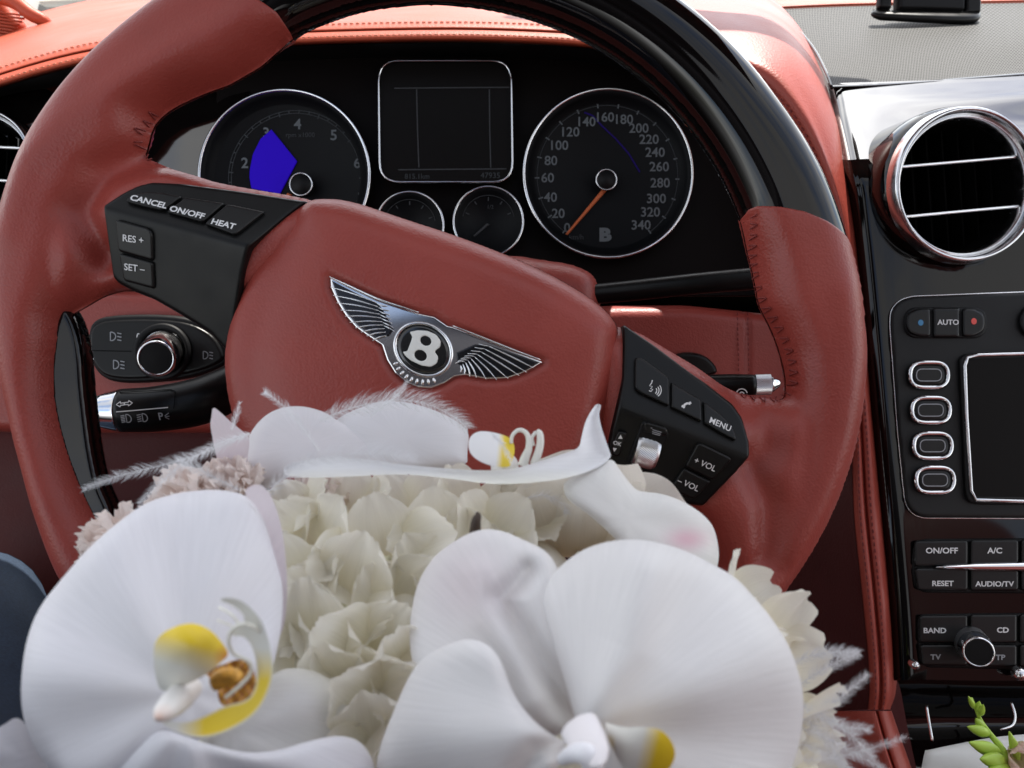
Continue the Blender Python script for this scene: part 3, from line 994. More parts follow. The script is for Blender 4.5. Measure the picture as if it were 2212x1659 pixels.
# storage bay below
loft('storage_bay', [[(1935, 1462, .512), (2150, 1466, .512), (2480, 1466, .512)], [(1945, 1490, .53), (2150, 1496, .535), (2480, 1496, .535)], [(1958, 1560, .55), (2150, 1560, .555), (2480, 1560, .555)], [(1975, 1640, .53), (2150, 1640, .53), (2480, 1640, .53)], [(2010, 1800, .50), (2150, 1800, .50), (2480, 1800, .50)]], 'lacquer', con, 4, 4)
tube('chrome_guide', [(2001, 1524, .53), (2006, 1555, .527), (2014, 1600, .522)], 3, 'satin_chrome', con, 8)
tube('chrome_guide', [(2184, 1516, .53), (2192, 1545, .527), (2186, 1566, .525), (2160, 1576, .523)], [3, 3.4, 4, 2], 'satin_chrome', con, 8)
lathe('small_knob', (1970, 1432, .506), [(9, 0), (9, .004), (7, .006), (.5, .0065)], 'satin_chrome', con, n=24)
lathe('small_knob', (2196, 1452, .506), [(14, 0), (14, .004), (11, .006), (.5, .0065)], 'satin_chrome', con, n=24)


# ================================================================== AIR VENTS
def air_vent(u, v, d, R, label, axis, slat_tilt=-.035):
    t = thing('air_vent', label, 'air vent', (u, v, d), 'round chrome air vents')
    s = d / F
    lathe('housing', (u, v, d), [(R * 1.08, -.045), (R * 1.075, -.01), (R * 1.07, -.001), (R * 1.055, .005), (R * 1.03, .009), (R * 1.005, .011)], 'lacquer', t, axis, n=80)
    lathe('bezel_ring', (u, v, d), [(R * 1.01, .010), (R * 1.005, .014), (R * .985, .0185), (R * .96, .0205), (R * .935, .0200), (R * .915, .0175), (R * .903, .014), (R * .895, .0135), (R * .885, .0150), (R * .868, .0145), (R * .852, .010), (R * .845, -.004)], 'satin_chrome', t, axis, n=96)
    lathe('duct', (u, v, d), [(R * .845, .004), (R * .83, -.006), (R * .80, -.02), (.5, -.022)], 'void', t, axis, n=64)
    ax = Vector(axis).normalized()
    c0 = C(u, v, d)
    right = (Vector((1, -slat_tilt, 0)) - ax * Vector((1, -slat_tilt, 0)).dot(ax)).normalized()
    up = ax.cross(right)
    for k in (.32, -.32):
        hw = math.sqrt(.845 ** 2 - k * k) * R * s
        pts, N = [], 13
        V, Fc = [], []
        for i in range(N):
            x = -hw + 2 * hw * i / (N - 1)
            c = c0 + right * x + up * (k * R * s) + ax * (.009)
            for th in np.linspace(0, 2 * math.pi, 10, endpoint=False):
                V.append(c + up * math.sin(th) * .0016 + ax * (math.cos(th) * .0045 - .002))
        for i in range(N - 1):
            for q in range(10):
                q2 = (q + 1) % 10
                Fc.append((i * 10 + q, i * 10 + q2, (i + 1) * 10 + q2, (i + 1) * 10 + q))
        mk('slat', V, Fc, 'chrome', t)
    for k in range(-3, 4):
        x = k * .22
        hh = math.sqrt(max(.8 ** 2 - x * x, 0)) * R * s * .98
        c = c0 + right * x * R * s - ax * .011
        w = .0005
        V = [c + right * a + up * b_ * hh + ax * z for a in (-w, w) for b_ in (-1, 1) for z in (-.008, .006)]
        mk('vane', V, [(0, 1, 3, 2), (4, 6, 7, 5), (0, 4, 5, 1), (2, 3, 7, 6), (1, 5, 7, 3), (0, 2, 6, 4)], 'void', t, smooth=False)
    return t


air_vent(2052, 409, .546, 163, 'round chrome air vent with two slats in the glossy center console', (.10, -.06, 1), -.10)
air_vent(-20, 362, .60, 112, 'round chrome air vent on the dash beside the pillar trim', (.10, .06, 1), .02)

# ================================================================== STALKS, SWITCHES, COLUMN
col_ = thing('steering_column', 'red leather steering column shroud below the dials', 'steering column', (1100, 800, .50))
relief('shroud', rounded([(760, 545), (1114, 553), (1167, 561), (1237, 572), (1277, 590), (1292, 613), (1298, 660), (1270, 760), (1150, 1000), (760, 1000), (640, 760)], 16), plane_map(.505), col_, 'leather', .02, 60, 6, back=.01,
       extra=lambda P, S: -.0014 * np.exp(-((P[:, 0] - 1166 + (P[:, 1] - 560) * .25) / 3.5) ** 2))
# shaft behind the hub, ties wheel to the dash
tube('shaft', [(930, 760, .45), (930, 760, .50), (930, 740, .60), (930, 700, .66)], [120, 150, 170, 170], 'soft_black', col_, 20, 3)

lsw = thing('light_switch', 'black headlight switch panel with round chrome edged knob on red leather', 'light switch', (350, 780, .55))
MPL = plane_map(.565)
lsp = chaikin(t4([(588, 480), (630, 412), (720, 385), (1000, 375), (1250, 395), (1420, 480), (1510, 610), (1510, 700), (1250, 800), (900, 828), (720, 815), (635, 750), (592, 640)]), 2)
relief('bezel', lsp, MPL, lsw, 'soft_black', .005, 7, 3)
ZL = lambda P: np.full(len(P), .005)
lsp_in = chaikin(t4([(612, 500), (650, 445), (730, 418), (1000, 410), (1240, 430), (1400, 510), (1470, 620), (1470, 690), (1240, 770), (900, 800), (730, 788), (655, 735), (615, 640)]), 2)
face_sw = relief('face', lsp_in, MPL, lsw, 'black_plastic', .002, 5, 3, zf=ZL)
ZL2 = lambda P: np.full(len(P), .0072)
lathe('knob_recess', (*t4([(1050, 620)])[0], .556), [(62, -.001), (61, .001), (56, .002), (50, .001), (46, -.001)], 'soft_black', lsw, n=48)
knurled_knob('rotary_knob', (*t4([(1062, 610)])[0], .558), (*t4([(1010, 665)])[0], .527), 41, lsw, m_side='satin_chrome')
lettering('0', *t4([(930, 525)])[0], 13, 'print', lsw, MPL, zf=ZL2, bold=.02)
strokes('divider', [t4([(605, 615), (740, 618), (880, 620)])], 1.5, 'void', lsw, MPL, zf=ZL2)


def lamp_icon(u, v, s, par, mp, zf, m='print_dim', rays=3, left=True):
    """headlamp symbol: D shape and beams"""
    d = arc(u, v, s, -90, 90, 10)
    d = [(u - s * .25, v - s)] + d + [(u - s * .25, v + s)]
    d.append(d[0])
    ln = [d]
    sg = -1 if left else 1
    for k in range(rays):
        y = v - s * .8 + 1.6 * s * k / max(rays - 1, 1)
        x0 = u + sg * s * .55 if left else u + s * 1.35
        ln.append([(x0, y), (x0 + sg * s * .5, y + s * .1), (x0 + sg * s * 1.0, y + s * .2)])
    return strokes('symbol', ln, s * .26, m, par, mp, zf=zf)


for (x, y) in ((765, 525), (785, 705)):
    lamp_icon(*t4([(x - 8, y)])[0], 9, lsw, MPL, ZL2, 'print_dim', 3, left=False)
lamp_icon(*t4([(1350, 645)])[0], 8, lsw, MPL, ZL2, 'print_dim', 3, left=False)
for x, y in ((995, 485), (1075, 485), (1150, 525)):
    lamp_icon(*t4([(x, y)])[0], 4.5, lsw, MPL, ZL2, 'print_dim', 2)

ind = thing('indicator_stalk', 'black indicator stalk with chrome tip and arrow symbols behind the wheel', 'stalk', (400, 880, .48))
tube('arm', [(262, 887, .470), (330, 884, .471), (400, 874, .473), (450, 860, .476), (500, 836, .482), (560, 800, .492), (680, 770, .51)], [47, 49, 51, 51, 48, 44, 40], 'black_plastic', ind, 32, 8)
tube('chrome_tip', [(203, 886, .4695), (206, 886, .4695), (220, 886.5, .470), (240, 887, .470), (258, 887, .470), (262, 887, .470)], [8, 30, 37, 42, 46, 46.5], 'chrome', ind, 40, 5)
V = []


def on_arm(lift=.0006):
    """front of the stalk barrel"""
    def mp(u, v, z):
        d0 = .4715
        rr_ = 48.5 * d0 / F
        yc = 887 - (u - 262) * .06
        y = (v - yc) * d0 / F
        y = max(-rr_ * .98, min(rr_ * .98, y))
        dz = math.sqrt(rr_ * rr_ - y * y)
        return ((u - CX) / F * d0, -(v - CY) / F * d0, -d0 + dz * 1.035 + z + lift)
    return mp


MPA = on_arm()


def arrow(cx, cy, s, right, ang=-.09):
    p = [(-1.15, -.28), (0, -.28), (0, -.72), (1.05, 0), (0, .72), (0, .28), (-1.15, .28), (-1.15, -.28)]
    sg = 1 if right else -1
    ca, sa = math.cos(ang), math.sin(ang)
    out = []
    for (x0, y0), (x1, y1) in zip(p[:-1], p[1:]):
        for k in range(3):
            x = (x0 + (x1 - x0) * k / 3) * sg * s; y = (y0 + (y1 - y0) * k / 3) * s
            out.append((cx + x * ca - y * sa, cy + x * sa + y * ca))
    out.append(out[0])
    return out


strokes('arrow_symbol', [arrow(*t4([(848, 957)])[0], 8, False)], 2.0, 'print', ind, MPA)
strokes('arrow_symbol', [arrow(*t4([(899, 951)])[0], 8, True)], 2.0, 'print', ind, MPA)
strokes('dividing_line', [t4([(825, 1005), (940, 996), (1050, 986), (1152, 977)])], 2.2, 'print', ind, MPA)
lamp_icon(*t4([(890, 1047)])[0], 8.5, ind, MPA, None, 'print_dim', 5)
lamp_icon(*t4([(992, 1042)])[0], 8.5, ind, MPA, None, 'print_dim', 4)
lettering('P', *t4([(1103, 1033)])[0], 15, 'print_dim', ind, MPA, ang=-.08, bold=.02)
strokes('symbol', [t4([(1128, 1030), (1140, 1022), (1155, 1012)]), t4([(1128, 1034), (1142, 1034), (1157, 1032)]), t4([(1128, 1039), (1140, 1045), (1152, 1052)])], 1.6, 'print_dim', ind, MPA)
strokes('groove', [t4([(818, 880), (830, 884), (1000, 874), (1140, 864), (1180, 875), (1190, 920), (1188, 985)])], 1.6, 'void', ind, MPA)

wip = thing('wiper_stalk', 'black wiper stalk with knurled silver tip seen through the wheel', 'stalk', (1560, 832, .47))
tube('arm', [(1300, 850, .50), (1400, 848, .485), (1508, 836, .472), (1570, 832, .468), (1632, 831, .466)], [24, 25, 25, 24, 22], 'black_plastic', wip, 24, 6)
V, Fc = [], []
a, b_ = C(1632, 831, .466), C(1665, 830, .465)
ax = (b_ - a); L = ax.length; ax.normalize(); e1 = ax.orthogonal().normalized(); e2 = ax.cross(e1)
NK, NR_ = 60, 12
for i in range(NR_ + 1):
    for k in range(NK):
        th = 2 * math.pi * (k + .5 * i) / NK
        q = 21.5 * .465 / F * (1.035 if (k + i) % 2 else .985)
        V.append(a + ax * L * i / NR_ + (e1 * math.cos(th) + e2 * math.sin(th)) * q)
for i in range(NR_):
    for k in range(NK):
        Fc.append((i * NK + k, i * NK + (k + 1) % NK, (i + 1) * NK + (k + 1) % NK, (i + 1) * NK + k))
mk('knurled_ring', V, Fc, 'knurl', wip, smooth=False)
tube('chrome_tip', [(1665, 830, .465), (1668, 830, .465), (1674, 829, .465), (1683, 828, .465), (1686, 828, .465)], [19, 17, 13, 8, 1], 'chrome', wip, 24, 3)
MPWI = plane_map(.4665 - 22 * .466 / F)
strokes('wiper_symbol', [arc(1602, 852, 12, 195, 345, 12), arc(1602, 852, 5, 200, 340, 8)], 2.4, 'print', wip, plane_map(.4555))

crs = thing('cruise_stalk', 'plain black column stalk below the speedometer', 'stalk', (1450, 620, .49))
tube('arm', [(1230, 640, .50), (1300, 634, .497), (1400, 624, .492), (1500, 613, .488), (1600, 604, .485), (1690, 597, .483)], [21, 22, 23, 23, 24, 24], 'black_plastic', crs, 24, 6)
tube('end_cap', [(1690, 597, .483), (1700, 596, .483), (1712, 595, .483)], [24, 21, 6], 'soft_black', crs, 24, 4)

# ================================================================== STEERING WHEEL
DW = .405
whl = thing('steering_wheel', 'red leather and black lacquer steering wheel turned slightly clockwise', 'steering wheel', (930, 730, DW))
MPW = plane_map(DW)
WC = np.array([930., 730.])
RIN = [(-22, 716), (-14.5, 707), (-5.4, 711), (-2.1, 731), (1.8, 751), (6.7, 772), (20, 790), (50, 792), (90, 795), (130, 805), (152, 808), (170, 809), (176, 802), (184.4, 778), (200, 760), (213.2, 727), (214.5, 738), (217.6, 752), (221, 746), (225, 727), (231.6, 695), (238, 688), (243.5, 703), (247, 716), (258, 722), (300, 722), (338, 716)]
ROUT = [(-22, 916), (-14.5, 920), (-7, 928), (0, 933), (8, 938), (16, 940), (25, 939), (33, 935), (50, 932), (90, 930), (130, 940), (147, 944), (154, 928), (162, 915), (170, 914), (178, 926), (186, 942), (194, 955), (206, 961), (215, 952), (226, 936), (232, 930), (245, 922), (260, 910), (300, 902), (325, 905), (338, 916)]


def ptab(tab, th):
    x = np.array([t[0] for t in tab]); y = np.array([t[1] for t in tab], float)
    X = np.concatenate([x - 360, x, x + 360]); Y = np.concatenate([y, y, y])
    # smoothed table lookup
    return (np.interp(th, X, Y) * 2 + np.interp(th - 1.5, X, Y) + np.interp(th + 1.5, X, Y)) / 4


def rim_sd(P):
    D = P - WC
    r = np.hypot(D[:, 0], D[:, 1])
    th = np.degrees(np.arctan2(D[:, 1], D[:, 0]))
    return np.minimum(ptab(ROUT, th) - r, r - ptab(RIN, th))


SPL = chaikin([(120, 330), (290, 338), (325, 345), (370, 366), (433, 384), (483, 401), (700, 436), (780, 480), (640, 620), (470, 700), (400, 660), (330, 628), (275, 626), (225, 640), (190, 662), (120, 700)], 2)
SPR = chaikin([(1760, 870), (1690, 866), (1640, 858), (1595, 850), (1558, 833), (1508, 796), (1475, 776), (1330, 690), (1240, 740), (1290, 1060), (1372, 1075), (1500, 1110), (1535, 1180), (1560, 1260), (1740, 1200)], 2)


def smin_union(a, b_, k):
    h = np.clip(.5 + .5 * (a - b_) / k, 0, 1)
    return a * h + b_ * (1 - h) + k * h * (1 - h)


def leather_sd(P):
    s = rim_sd(P)
    s = smin_union(s, sd_poly(P, SPL), 16)
    return smin_union(s, sd_poly(P, SPR), 16)


CUT = [(360, -110), (430, -40), (493, 0), (533, 13), (583, 37), (617, 57), (633, 80), (648, 140), (930, 700), (1585, 500), (1605, 462), (1618, 458), (1661, 464), (1708, 473), (1758, 493), (1808, 520), (1834, 549), (1920, 600), (1960, -400), (300, -400)]


def leather_cut(P):
    return np.minimum(leather_sd(P), -sd_poly(P, CUT))


def ridge(P, line, wd):
    """distance fall-off from a polyline"""
    A = np.asarray(line, float)
    best = np.full(len(P), 1e18)
    for a, b_ in zip(A[:-1], A[1:]):
        e = b_ - a
        t = np.clip(((P - a) @ e) / (e @ e), 0, 1)
        q = P - a - t[:, None] * e
        best = np.minimum(best, (q * q).sum(1))
    return np.exp(-best / (wd * wd))


# seats of the button pods
FOLD_L = (np.array([278., 472.]), np.array([572., 551.]))
FOLD_R = (np.array([1330., 880.]), np.array([1588., 978.]))


def fold_z(fold, top, up, dn):
    a, b_ = fold
    e = (b_ - a) / np.linalg.norm(b_ - a)
    nrm = np.array([e[1], -e[0]])                       # towards the top of the picture

    def zf(P):
        s = (P - a) @ nrm
        soft = np.sqrt(s * s + 25) - 5
        return top - np.where(s > 0, soft * up, soft * dn)
    return zf


ZPL = fold_z(FOLD_L, .0235, .00011, .00007)
POD_L = rounded(t1([(830, 1405), (868, 1370), (930, 1310), (1000, 1262), (1080, 1232), (1250, 1236), (1650, 1282), (2030, 1337), (1900, 1465), (1720, 1659), (1670, 1800), (1590, 2100), (1520, 2290), (1420, 2170), (1200, 2030), (1080, 1960), (950, 1908), (860, 1860), (832, 1820)]), 6)
ZPR = fold_z(FOLD_R, .0245, .00007, .00007)
POD_R = rounded([(1338, 705), (1400, 748), (1475, 806), (1506, 828), (1561, 872), (1578, 900), (1588, 946), (1587, 976), (1561, 1011), (1501, 1083), (1452, 1076), (1372, 1057), (1290, 1046), (1310, 920), (1332, 820)], 6)


def leather_relief(P, S):
    s = leather_sd(P)
    z = .0185 * dome(s / 78)
    # flat of the grips behind the thumb rests, and the flutes running into the spokes
    z -= .010 * ridge(P, [(250, 560), (205, 470), (250, 395), (330, 360)], 36)
    z -= .006 * ridge(P, [(255, 560), (205, 610), (150, 690)], 34)
    z += .0022 * ridge(P, [(60, 520), (100, 380), (180, 300), (300, 215), (430, 130), (560, 70)], 34)
    z -= .0045 * ridge(P, [(330, 262), (420, 225), (520, 180), (600, 120)], 26)
    z -= .007 * ridge(P, [(1640, 960), (1640, 900), (1600, 868)], 40)
    z -= .006 * ridge(P, [(1600, 1000), (1640, 1080), (1640, 1200)], 30)
    z -= .002 * ridge(P, [(1640, 560), (1660, 640), (1700, 760)], 40)
    z += .002 * ridge(P, [(1800, 640), (1820, 780), (1800, 940), (1740, 1090), (1650, 1230)], 34)
    for pod, zp in ((POD_L, ZPL), (POD_R, ZPR)):
        sp_d = sd_poly(P, pod)
        lim = zp(P) - .0015 + np.clip(-sp_d - 4, 0, None) * .0009
        z = np.where(sp_d > -30, np.minimum(z, np.maximum(lim, .002)), z)
    c = np.clip(-sd_poly(P, CUT) / 9, 0, 1)
    return np.maximum(z, 0) * 1.0 + .0012 * dome(c) - .0002


lg = relief('leather_grip', leather_cut, MPW, whl, 'leather', 0., 1., 4., back=0, holes=(-40, -70, 1880, 1680), extra=leather_relief, sm=14)
# give the leather part its rear half
me = lg.data
n = len(me.vertices) // 2
oz = ORG['steering_wheel'].z
co = np.empty(len(me.vertices) * 3); me.vertices.foreach_get('co', co); co = co.reshape(-1, 3)
zz = co[:n, 2] - (-DW - oz)
co[n:, 2] = (-DW - oz) - np.maximum(zz, 0) * .85
me.vertices.foreach_set('co', co.ravel()); me.update()


def black_sd(P):
    return np.minimum(rim_sd(P), sd_poly(P, CUT) + 10)


def black_relief(P, S):
    s = rim_sd(P)
    D = P - WC
    r = np.hypot(D[:, 0], D[:, 1])
    return .0175 * dome(s / 90) - .0006 * np.exp(-((r - 800) / 3.5) ** 2)


bk = relief('lacquer_rim', black_sd, MPW, whl, 'lacquer', 0., 1., 4., back=0, holes=(330, -240, 1860, 580), extra=black_relief, sm=3)
me = bk.data
n = len(me.vertices) // 2
co = np.empty(len(me.vertices) * 3); me.vertices.foreach_get('co', co); co = co.reshape(-1, 3)
zz = co[:n, 2] - (-DW - oz)
co[n:, 2] = (-DW - oz) - np.maximum(zz, 0) * .85
me.vertices.foreach_set('co', co.ravel()); me.update()


# dark stitching along the inner edges of the grips
def edge_stitch(pts, n_gap=8.5):
    P = spline(pts, 8)
    V, Fc = [], []
    acc = 0
    last = None
    sgn = 1
    for a, b_ in zip(P[:-1], P[1:]):
        L = float(np.hypot(*(b_ - a)))
        acc += L
        if acc < n_gap:
            continue
        acc = 0
        t = (b_ - a) / max(L, 1e-6)
        nn = np.array([-t[1], t[0]])
        p0 = a + nn * 2; p1 = a + nn * 11 + t * 5 * sgn
        sgn = -sgn
        pts3 = []
        for k in range(5):
            q = p0 + (p1 - p0) * k / 4
            s = max(float(leather_sd(q[None])[0]), 0)
            z = float(leather_relief(q[None], None)[0]) + .0005
            pts3.append(MPW(q[0], q[1], z))
        v, f = tube_mesh(pts3, .0003, 5)
        k0 = len(V); V += v; Fc += [tuple(i + k0 for i in ff) for ff in f]
    return mk('stitching', V, Fc, 'thread', whl, kind='stuff')


edge_stitch([(352, 252), (336, 272), (321, 310), (327, 337), (352, 358)])
edge_stitch([(1606, 470), (1612, 553), (1624, 620), (1640, 668), (1664, 710), (1684, 756), (1694, 800), (1692, 840), (1670, 855), (1630, 853), (1596, 846)][::-1])

# airbag cover
HUB = chaikin([(672, 444), (700, 437), (765, 441), (860, 474), (1000, 519), (1150, 578), (1255, 634), (1318, 684), (1338, 730), (1337, 790), (1318, 890), (1280, 1010), (1180, 1140), (1000, 1210), (780, 1180), (620, 1090), (540, 980), (505, 870), (496, 770), (508, 700), (530, 640), (558, 575), (595, 525), (640, 475)], 2)
EMB = t5([(5, 180), (130, 240), (300, 320), (450, 370), (545, 400), (640, 420), (720, 475), (750, 480), (900, 540), (1100, 620), (1280, 685), (1297, 700), (1240, 735), (1170, 770), (1080, 800), (950, 805), (880, 790), (820, 780), (760, 790), (700, 830), (620, 860), (540, 855), (470, 830), (400, 770), (350, 690), (320, 600), (290, 580), (230, 540), (160, 490), (100, 420), (50, 340), (10, 250)])


def hub_z(P):
    s = sd_poly(P, HUB)
    e = sd_poly(P, EMB)
    z = .006 + .017 * dome(s / 70) + .006 * dome(s / 330)
    # flanks fall away either side of the central field
    z -= .005 * ridge(P, [(640, 520), (600, 620), (560, 760), (580, 1000)], 55)
    z -= .0035 * ridge(P, [(1330, 760), (1300, 900), (1230, 1060)], 40)
    z -= .0022 * np.clip((e + 14) / 14, 0, 1) ** 1.5
    return z


relief('airbag_cover', HUB, MPW, whl, 'leather', 0., 1., 4., extra=lambda P, S: hub_z(P), sm=2)
V, Fc = [], []
skirt = [C(u, v, DW) for u, v in HUB] + [C(u, v, DW + .03) for u, v in HUB]
skirt = [Vector(MPW(u, v, .008)) for u, v in HUB] + [Vector(MPW(u, v, -.02)) for u, v in HUB]
n = len(HUB)
mk('airbag_side', skirt, [(i, (i + 1) % n, n + (i + 1) % n, n + i) for i in range(n)], 'leather', whl)

# winged badge
emb = relief('emblem', EMB, MPW, whl, 'chrome', .0016, 3.5, 1.6, zf=lambda P: hub_z(P) + .0004)
ze = lambda P: hub_z(P) + .0026


def emb_tube(name, pts, r, m='chrome', n=6):
    P = np.array(spline(t5(pts), 5))
    Z = ze(P)
    path = [MPW(P[i, 0], P[i, 1], Z[i]) for i in range(len(P))]
    tp = np.sin(np.linspace(.25, math.pi - .35, len(P)))
    V, Fc = tube_mesh(path, [r * DW / F * max(t, .3) for t in tp], n)
    return mk(name, V, Fc, m, emb)


mat('badge_dark', (.05, .05, .055), .25, metal=1.)
relief('wing_field', t5([(18, 205), (140, 268), (300, 345), (330, 385), (395, 500), (370, 540), (300, 560), (235, 520), (170, 470), (112, 405), (62, 325)]), MPW, emb, 'badge_dark', .0005, 2, 1.6, zf=lambda P: hub_z(P) + .0019)
relief('wing_field', t5([(770, 640), (880, 590), (960, 592), (1100, 640), (1270, 697), (1180, 752), (1080, 785), (960, 792), (880, 778), (820, 765), (775, 700)]), MPW, emb, 'badge_dark', .0005, 2, 1.6, zf=lambda P: hub_z(P) + .0019)
LT = [(12, 245), (28, 295), (50, 340), (75, 385), (102, 422), (132, 460), (164, 492), (198, 518), (232, 542), (268, 568)]
LS = [(290, 340), (300, 365), (305, 388), (310, 410), (318, 432), (325, 455), (332, 475), (340, 497), (346, 518), (352, 540)]
for (x0, y0), (x1, y1) in zip(LT, LS):
    emb_tube('feather', [(x0, y0), ((x0 + x1) / 2, (y0 + y1) / 2 - 6), (x1, y1)], 1.9)
for k in range(7):
    x0, y0 = LS[k]
    emb_tube('feather', [(x0 + 3, y0 + 4), (x0 + 34, y0 + 18), (x0 + 66, y0 + 20 + k * 3)], 1.5)
RT = [(1240, 735), (1196, 760), (1150, 780), (1085, 800), (1015, 806), (952, 805), (892, 795), (852, 788), (820, 778), (795, 760)]
RS = [(968, 602), (944, 620), (922, 637), (900, 652), (880, 664), (860, 676), (842, 688), (826, 698), (810, 708), (796, 716)]
for (x0, y0), (x1, y1) in zip(RT, RS):
    emb_tube('feather', [(x0, y0), ((x0 + x1) / 2 + 8, (y0 + y1) / 2 + 2), (x1, y1)], 1.9)
for k in range(8):
    x0, y0 = RS[k]
    emb_tube('feather', [(x0 - 3, y0 - 2), (x0 - 30, y0 - 4), (x0 - 62, y0 - 14 + k * 3)], 1.5)
for k in range(9):
    a = math.radians(70 + k * 11)
    cx_, cy_ = 575, 640
    emb_tube('tail_feather', [(cx_ + math.cos(a) * 165, cy_ + math.sin(a) * 160), (cx_ + math.cos(a) * 182, cy_ + math.sin(a) * 178), (cx_ + math.cos(a) * 198, cy_ + math.sin(a) * 196)], 3.2)
emb_tube('wing_edge', [(5, 182), (130, 240), (300, 318), (450, 368), (545, 398)], 2.6)
emb_tube('wing_edge', [(750, 478), (900, 538), (1100, 618), (1280, 684)], 2.6)
BC = t5([(572, 622)])[0]
BA = math.radians(34)
disc = relief('disc', ellipse(*BC, 57, 47, BA, 60), MPW, emb, 'enamel_black', .0012, 10, 1.8, zf=lambda P: hub_z(P) + .0016)
el = ellipse(*BC, 59.5, 49.5, BA, 80)
el = el + el[:2]
P = np.array(el); Z = hub_z(P) + .0026
V, Fc = tube_mesh([MPW(P[i, 0], P[i, 1], Z[i]) for i in range(len(P))], 3.6 * DW / F, 8, cap=False)
mk('disc_ring', V, Fc, 'chrome', emb)
relief('letter', rounded(t5([(490, 516), (540, 506), (600, 510), (650, 532), (678, 570), (676, 606), (640, 634), (664, 668), (655, 706), (620, 727), (565, 720), (500, 690), (466, 662), (448, 634), (476, 634), (486, 610), (508, 548)]), 4),
       MPW, emb, 'enamel_white', .0005, 1.5, .9, zf=lambda P: hub_z(P) + .0029, holes=(ellipse(*t5([(588, 570)])[0], 11.5, 9.5, .5, 24), ellipse(*t5([(557, 658)])[0], 13, 10.5, .5, 24)))

# ---- button pods on the spokes
podl = relief('button_pod', POD_L, MPW, whl, 'black_plastic', .002, 5, 4, zf=ZPL)
podl_sk = [Vector(MPW(u, v, float(ZPL(np.array([[u, v]]))[0]))) for u, v in POD_L] + [Vector(MPW(u, v, -.012)) for u, v in POD_L]
n = len(POD_L)
mk('pod_side', podl_sk, [(i, (i + 1) % n, n + (i + 1) % n, n + i) for i in range(n)], 'soft_black', podl)
ZPLb = lambda P: ZPL(P) + .0021
ZPLt = lambda P: ZPL(P) + .0042
for s, p, lu, lv, sz in (('CANCEL', [(962, 1370), (1010, 1330), (1080, 1308), (1180, 1312), (1292, 1335), (1196, 1436), (1080, 1412), (990, 1388)], 1108, 1378, 12), ('ON/OFF', [(1310, 1338), (1550, 1372), (1440, 1508), (1212, 1444)], 1342, 1443, 12),
                         ('HEAT', [(1562, 1376), (1796, 1424), (1640, 1588), (1446, 1516)], 1565, 1515, 12)):
    bt = relief('button', rounded(t1(p), 7), MPW, podl, 'button', .0022, 3, 2, zf=ZPLb)
    lettering(s, *t1([(lu, lv)])[0], sz, 'print', bt, MPW, ang=.24, zf=ZPLt, bold=.03, sx=1.15)
for s, p, lu, lv in (('RES +', [(914, 1488), (1120, 1545), (1136, 1580), (1118, 1735), (905, 1675)], 1015, 1608), ('SET \u2013', [(905, 1682), (1116, 1742), (1104, 1900), (915, 1850)], 1000, 1776)):
    bt = relief('button', rounded(t1(p), 6), MPW, podl, 'button', .0020, 3, 2, zf=ZPLb)
    lettering(s, *t1([(lu, lv)])[0], 13, 'print', bt, MPW, ang=.14, zf=ZPLt, bold=.015)

podr = relief('button_pod', POD_R, MPW, whl, 'black_plastic', .002, 5, 4, zf=ZPR)
podr_sk = [Vector(MPW(u, v, float(ZPR(np.array([[u, v]]))[0]))) for u, v in POD_R] + [Vector(MPW(u, v, -.012)) for u, v in POD_R]
n = len(POD_R)
mk('pod_side', podr_sk, [(i, (i + 1) % n, n + (i + 1) % n, n + i) for i in range(n)], 'soft_black', podr)
ZPRb = lambda P: ZPR(P) + .0021
ZPRt = lambda P: ZPR(P) + .0042
vb = relief('button', rounded(t5([(1862, 668), (1905, 668), (2070, 790), (2062, 968), (1880, 884), (1852, 855), (1858, 720)]), 6), MPW, podr, 'button', .0022, 3, 2, zf=ZPRb)
strokes('voice_symbol', [t5([(1962, 806), (1955, 826), (1942, 840), (1960, 846), (1948, 858), (1962, 862), (1950, 874), (1938, 870)]), arc(*t5([(1965, 868)])[0], 7, -35, 60, 6), arc(*t5([(1967, 866)])[0], 11, -35, 60, 6), arc(*t5([(1969, 864)])[0], 15, -35, 60, 6)], 1.9, 'print', vb, MPW, zf=ZPRt)
pb = relief('button', rounded(ty([(1424, 10), (1645, 140), (1640, 308), (1412, 200)]), 4), MPW, podr, 'button', .0022, 3, 2, zf=ZPRb)
strokes('phone_symbol', [ty([(1548, 168), (1530, 168), (1512, 178), (1506, 192)])], 4.2, 'print', pb, MPW, zf=ZPRt)
strokes('phone_symbol', [ty([(1562, 160), (1552, 166), (1545, 176)]), ty([(1490, 186), (1504, 192), (1512, 200)])], 4.6, 'print', pb, MPW, zf=ZPRt)
mb_ = relief('button', rounded(ty([(1660, 150), (1780, 240), (1860, 320), (1890, 390), (1892, 450), (1790, 398), (1655, 316)]), 5), MPW, podr, 'button', .0022, 3, 2, zf=ZPRb)
lettering('MENU', *ty([(1775, 322)])[0], 12, 'print', mb_, MPW, ang=.42, zf=ZPRt, bold=.015)
for s, p, lu, lv in (('+ VOL', [(1600, 462), (1630, 460), (1850, 568), (1855, 590), (1730, 745), (1520, 640)], 1665, 620), ('\u2013 VOL', [(1512, 648), (1722, 752), (1610, 885), (1590, 888), (1430, 822), (1425, 800)], 1552, 775)):
    bt = relief('button', rounded(ty(p), 6), MPW, podr, 'button', .0020, 3, 2, zf=ZPRb)
    lettering(s, *ty([(lu, lv)])[0], 12, 'print', bt, MPW, ang=.42, zf=ZPRt, bold=.01)
ob = relief('button', rounded(ty([(1020, 370), (1090, 385), (1040, 570), (975, 560), (990, 450)]), 6), MPW, podr, 'button', .0020, 3, 2, zf=ZPRb)
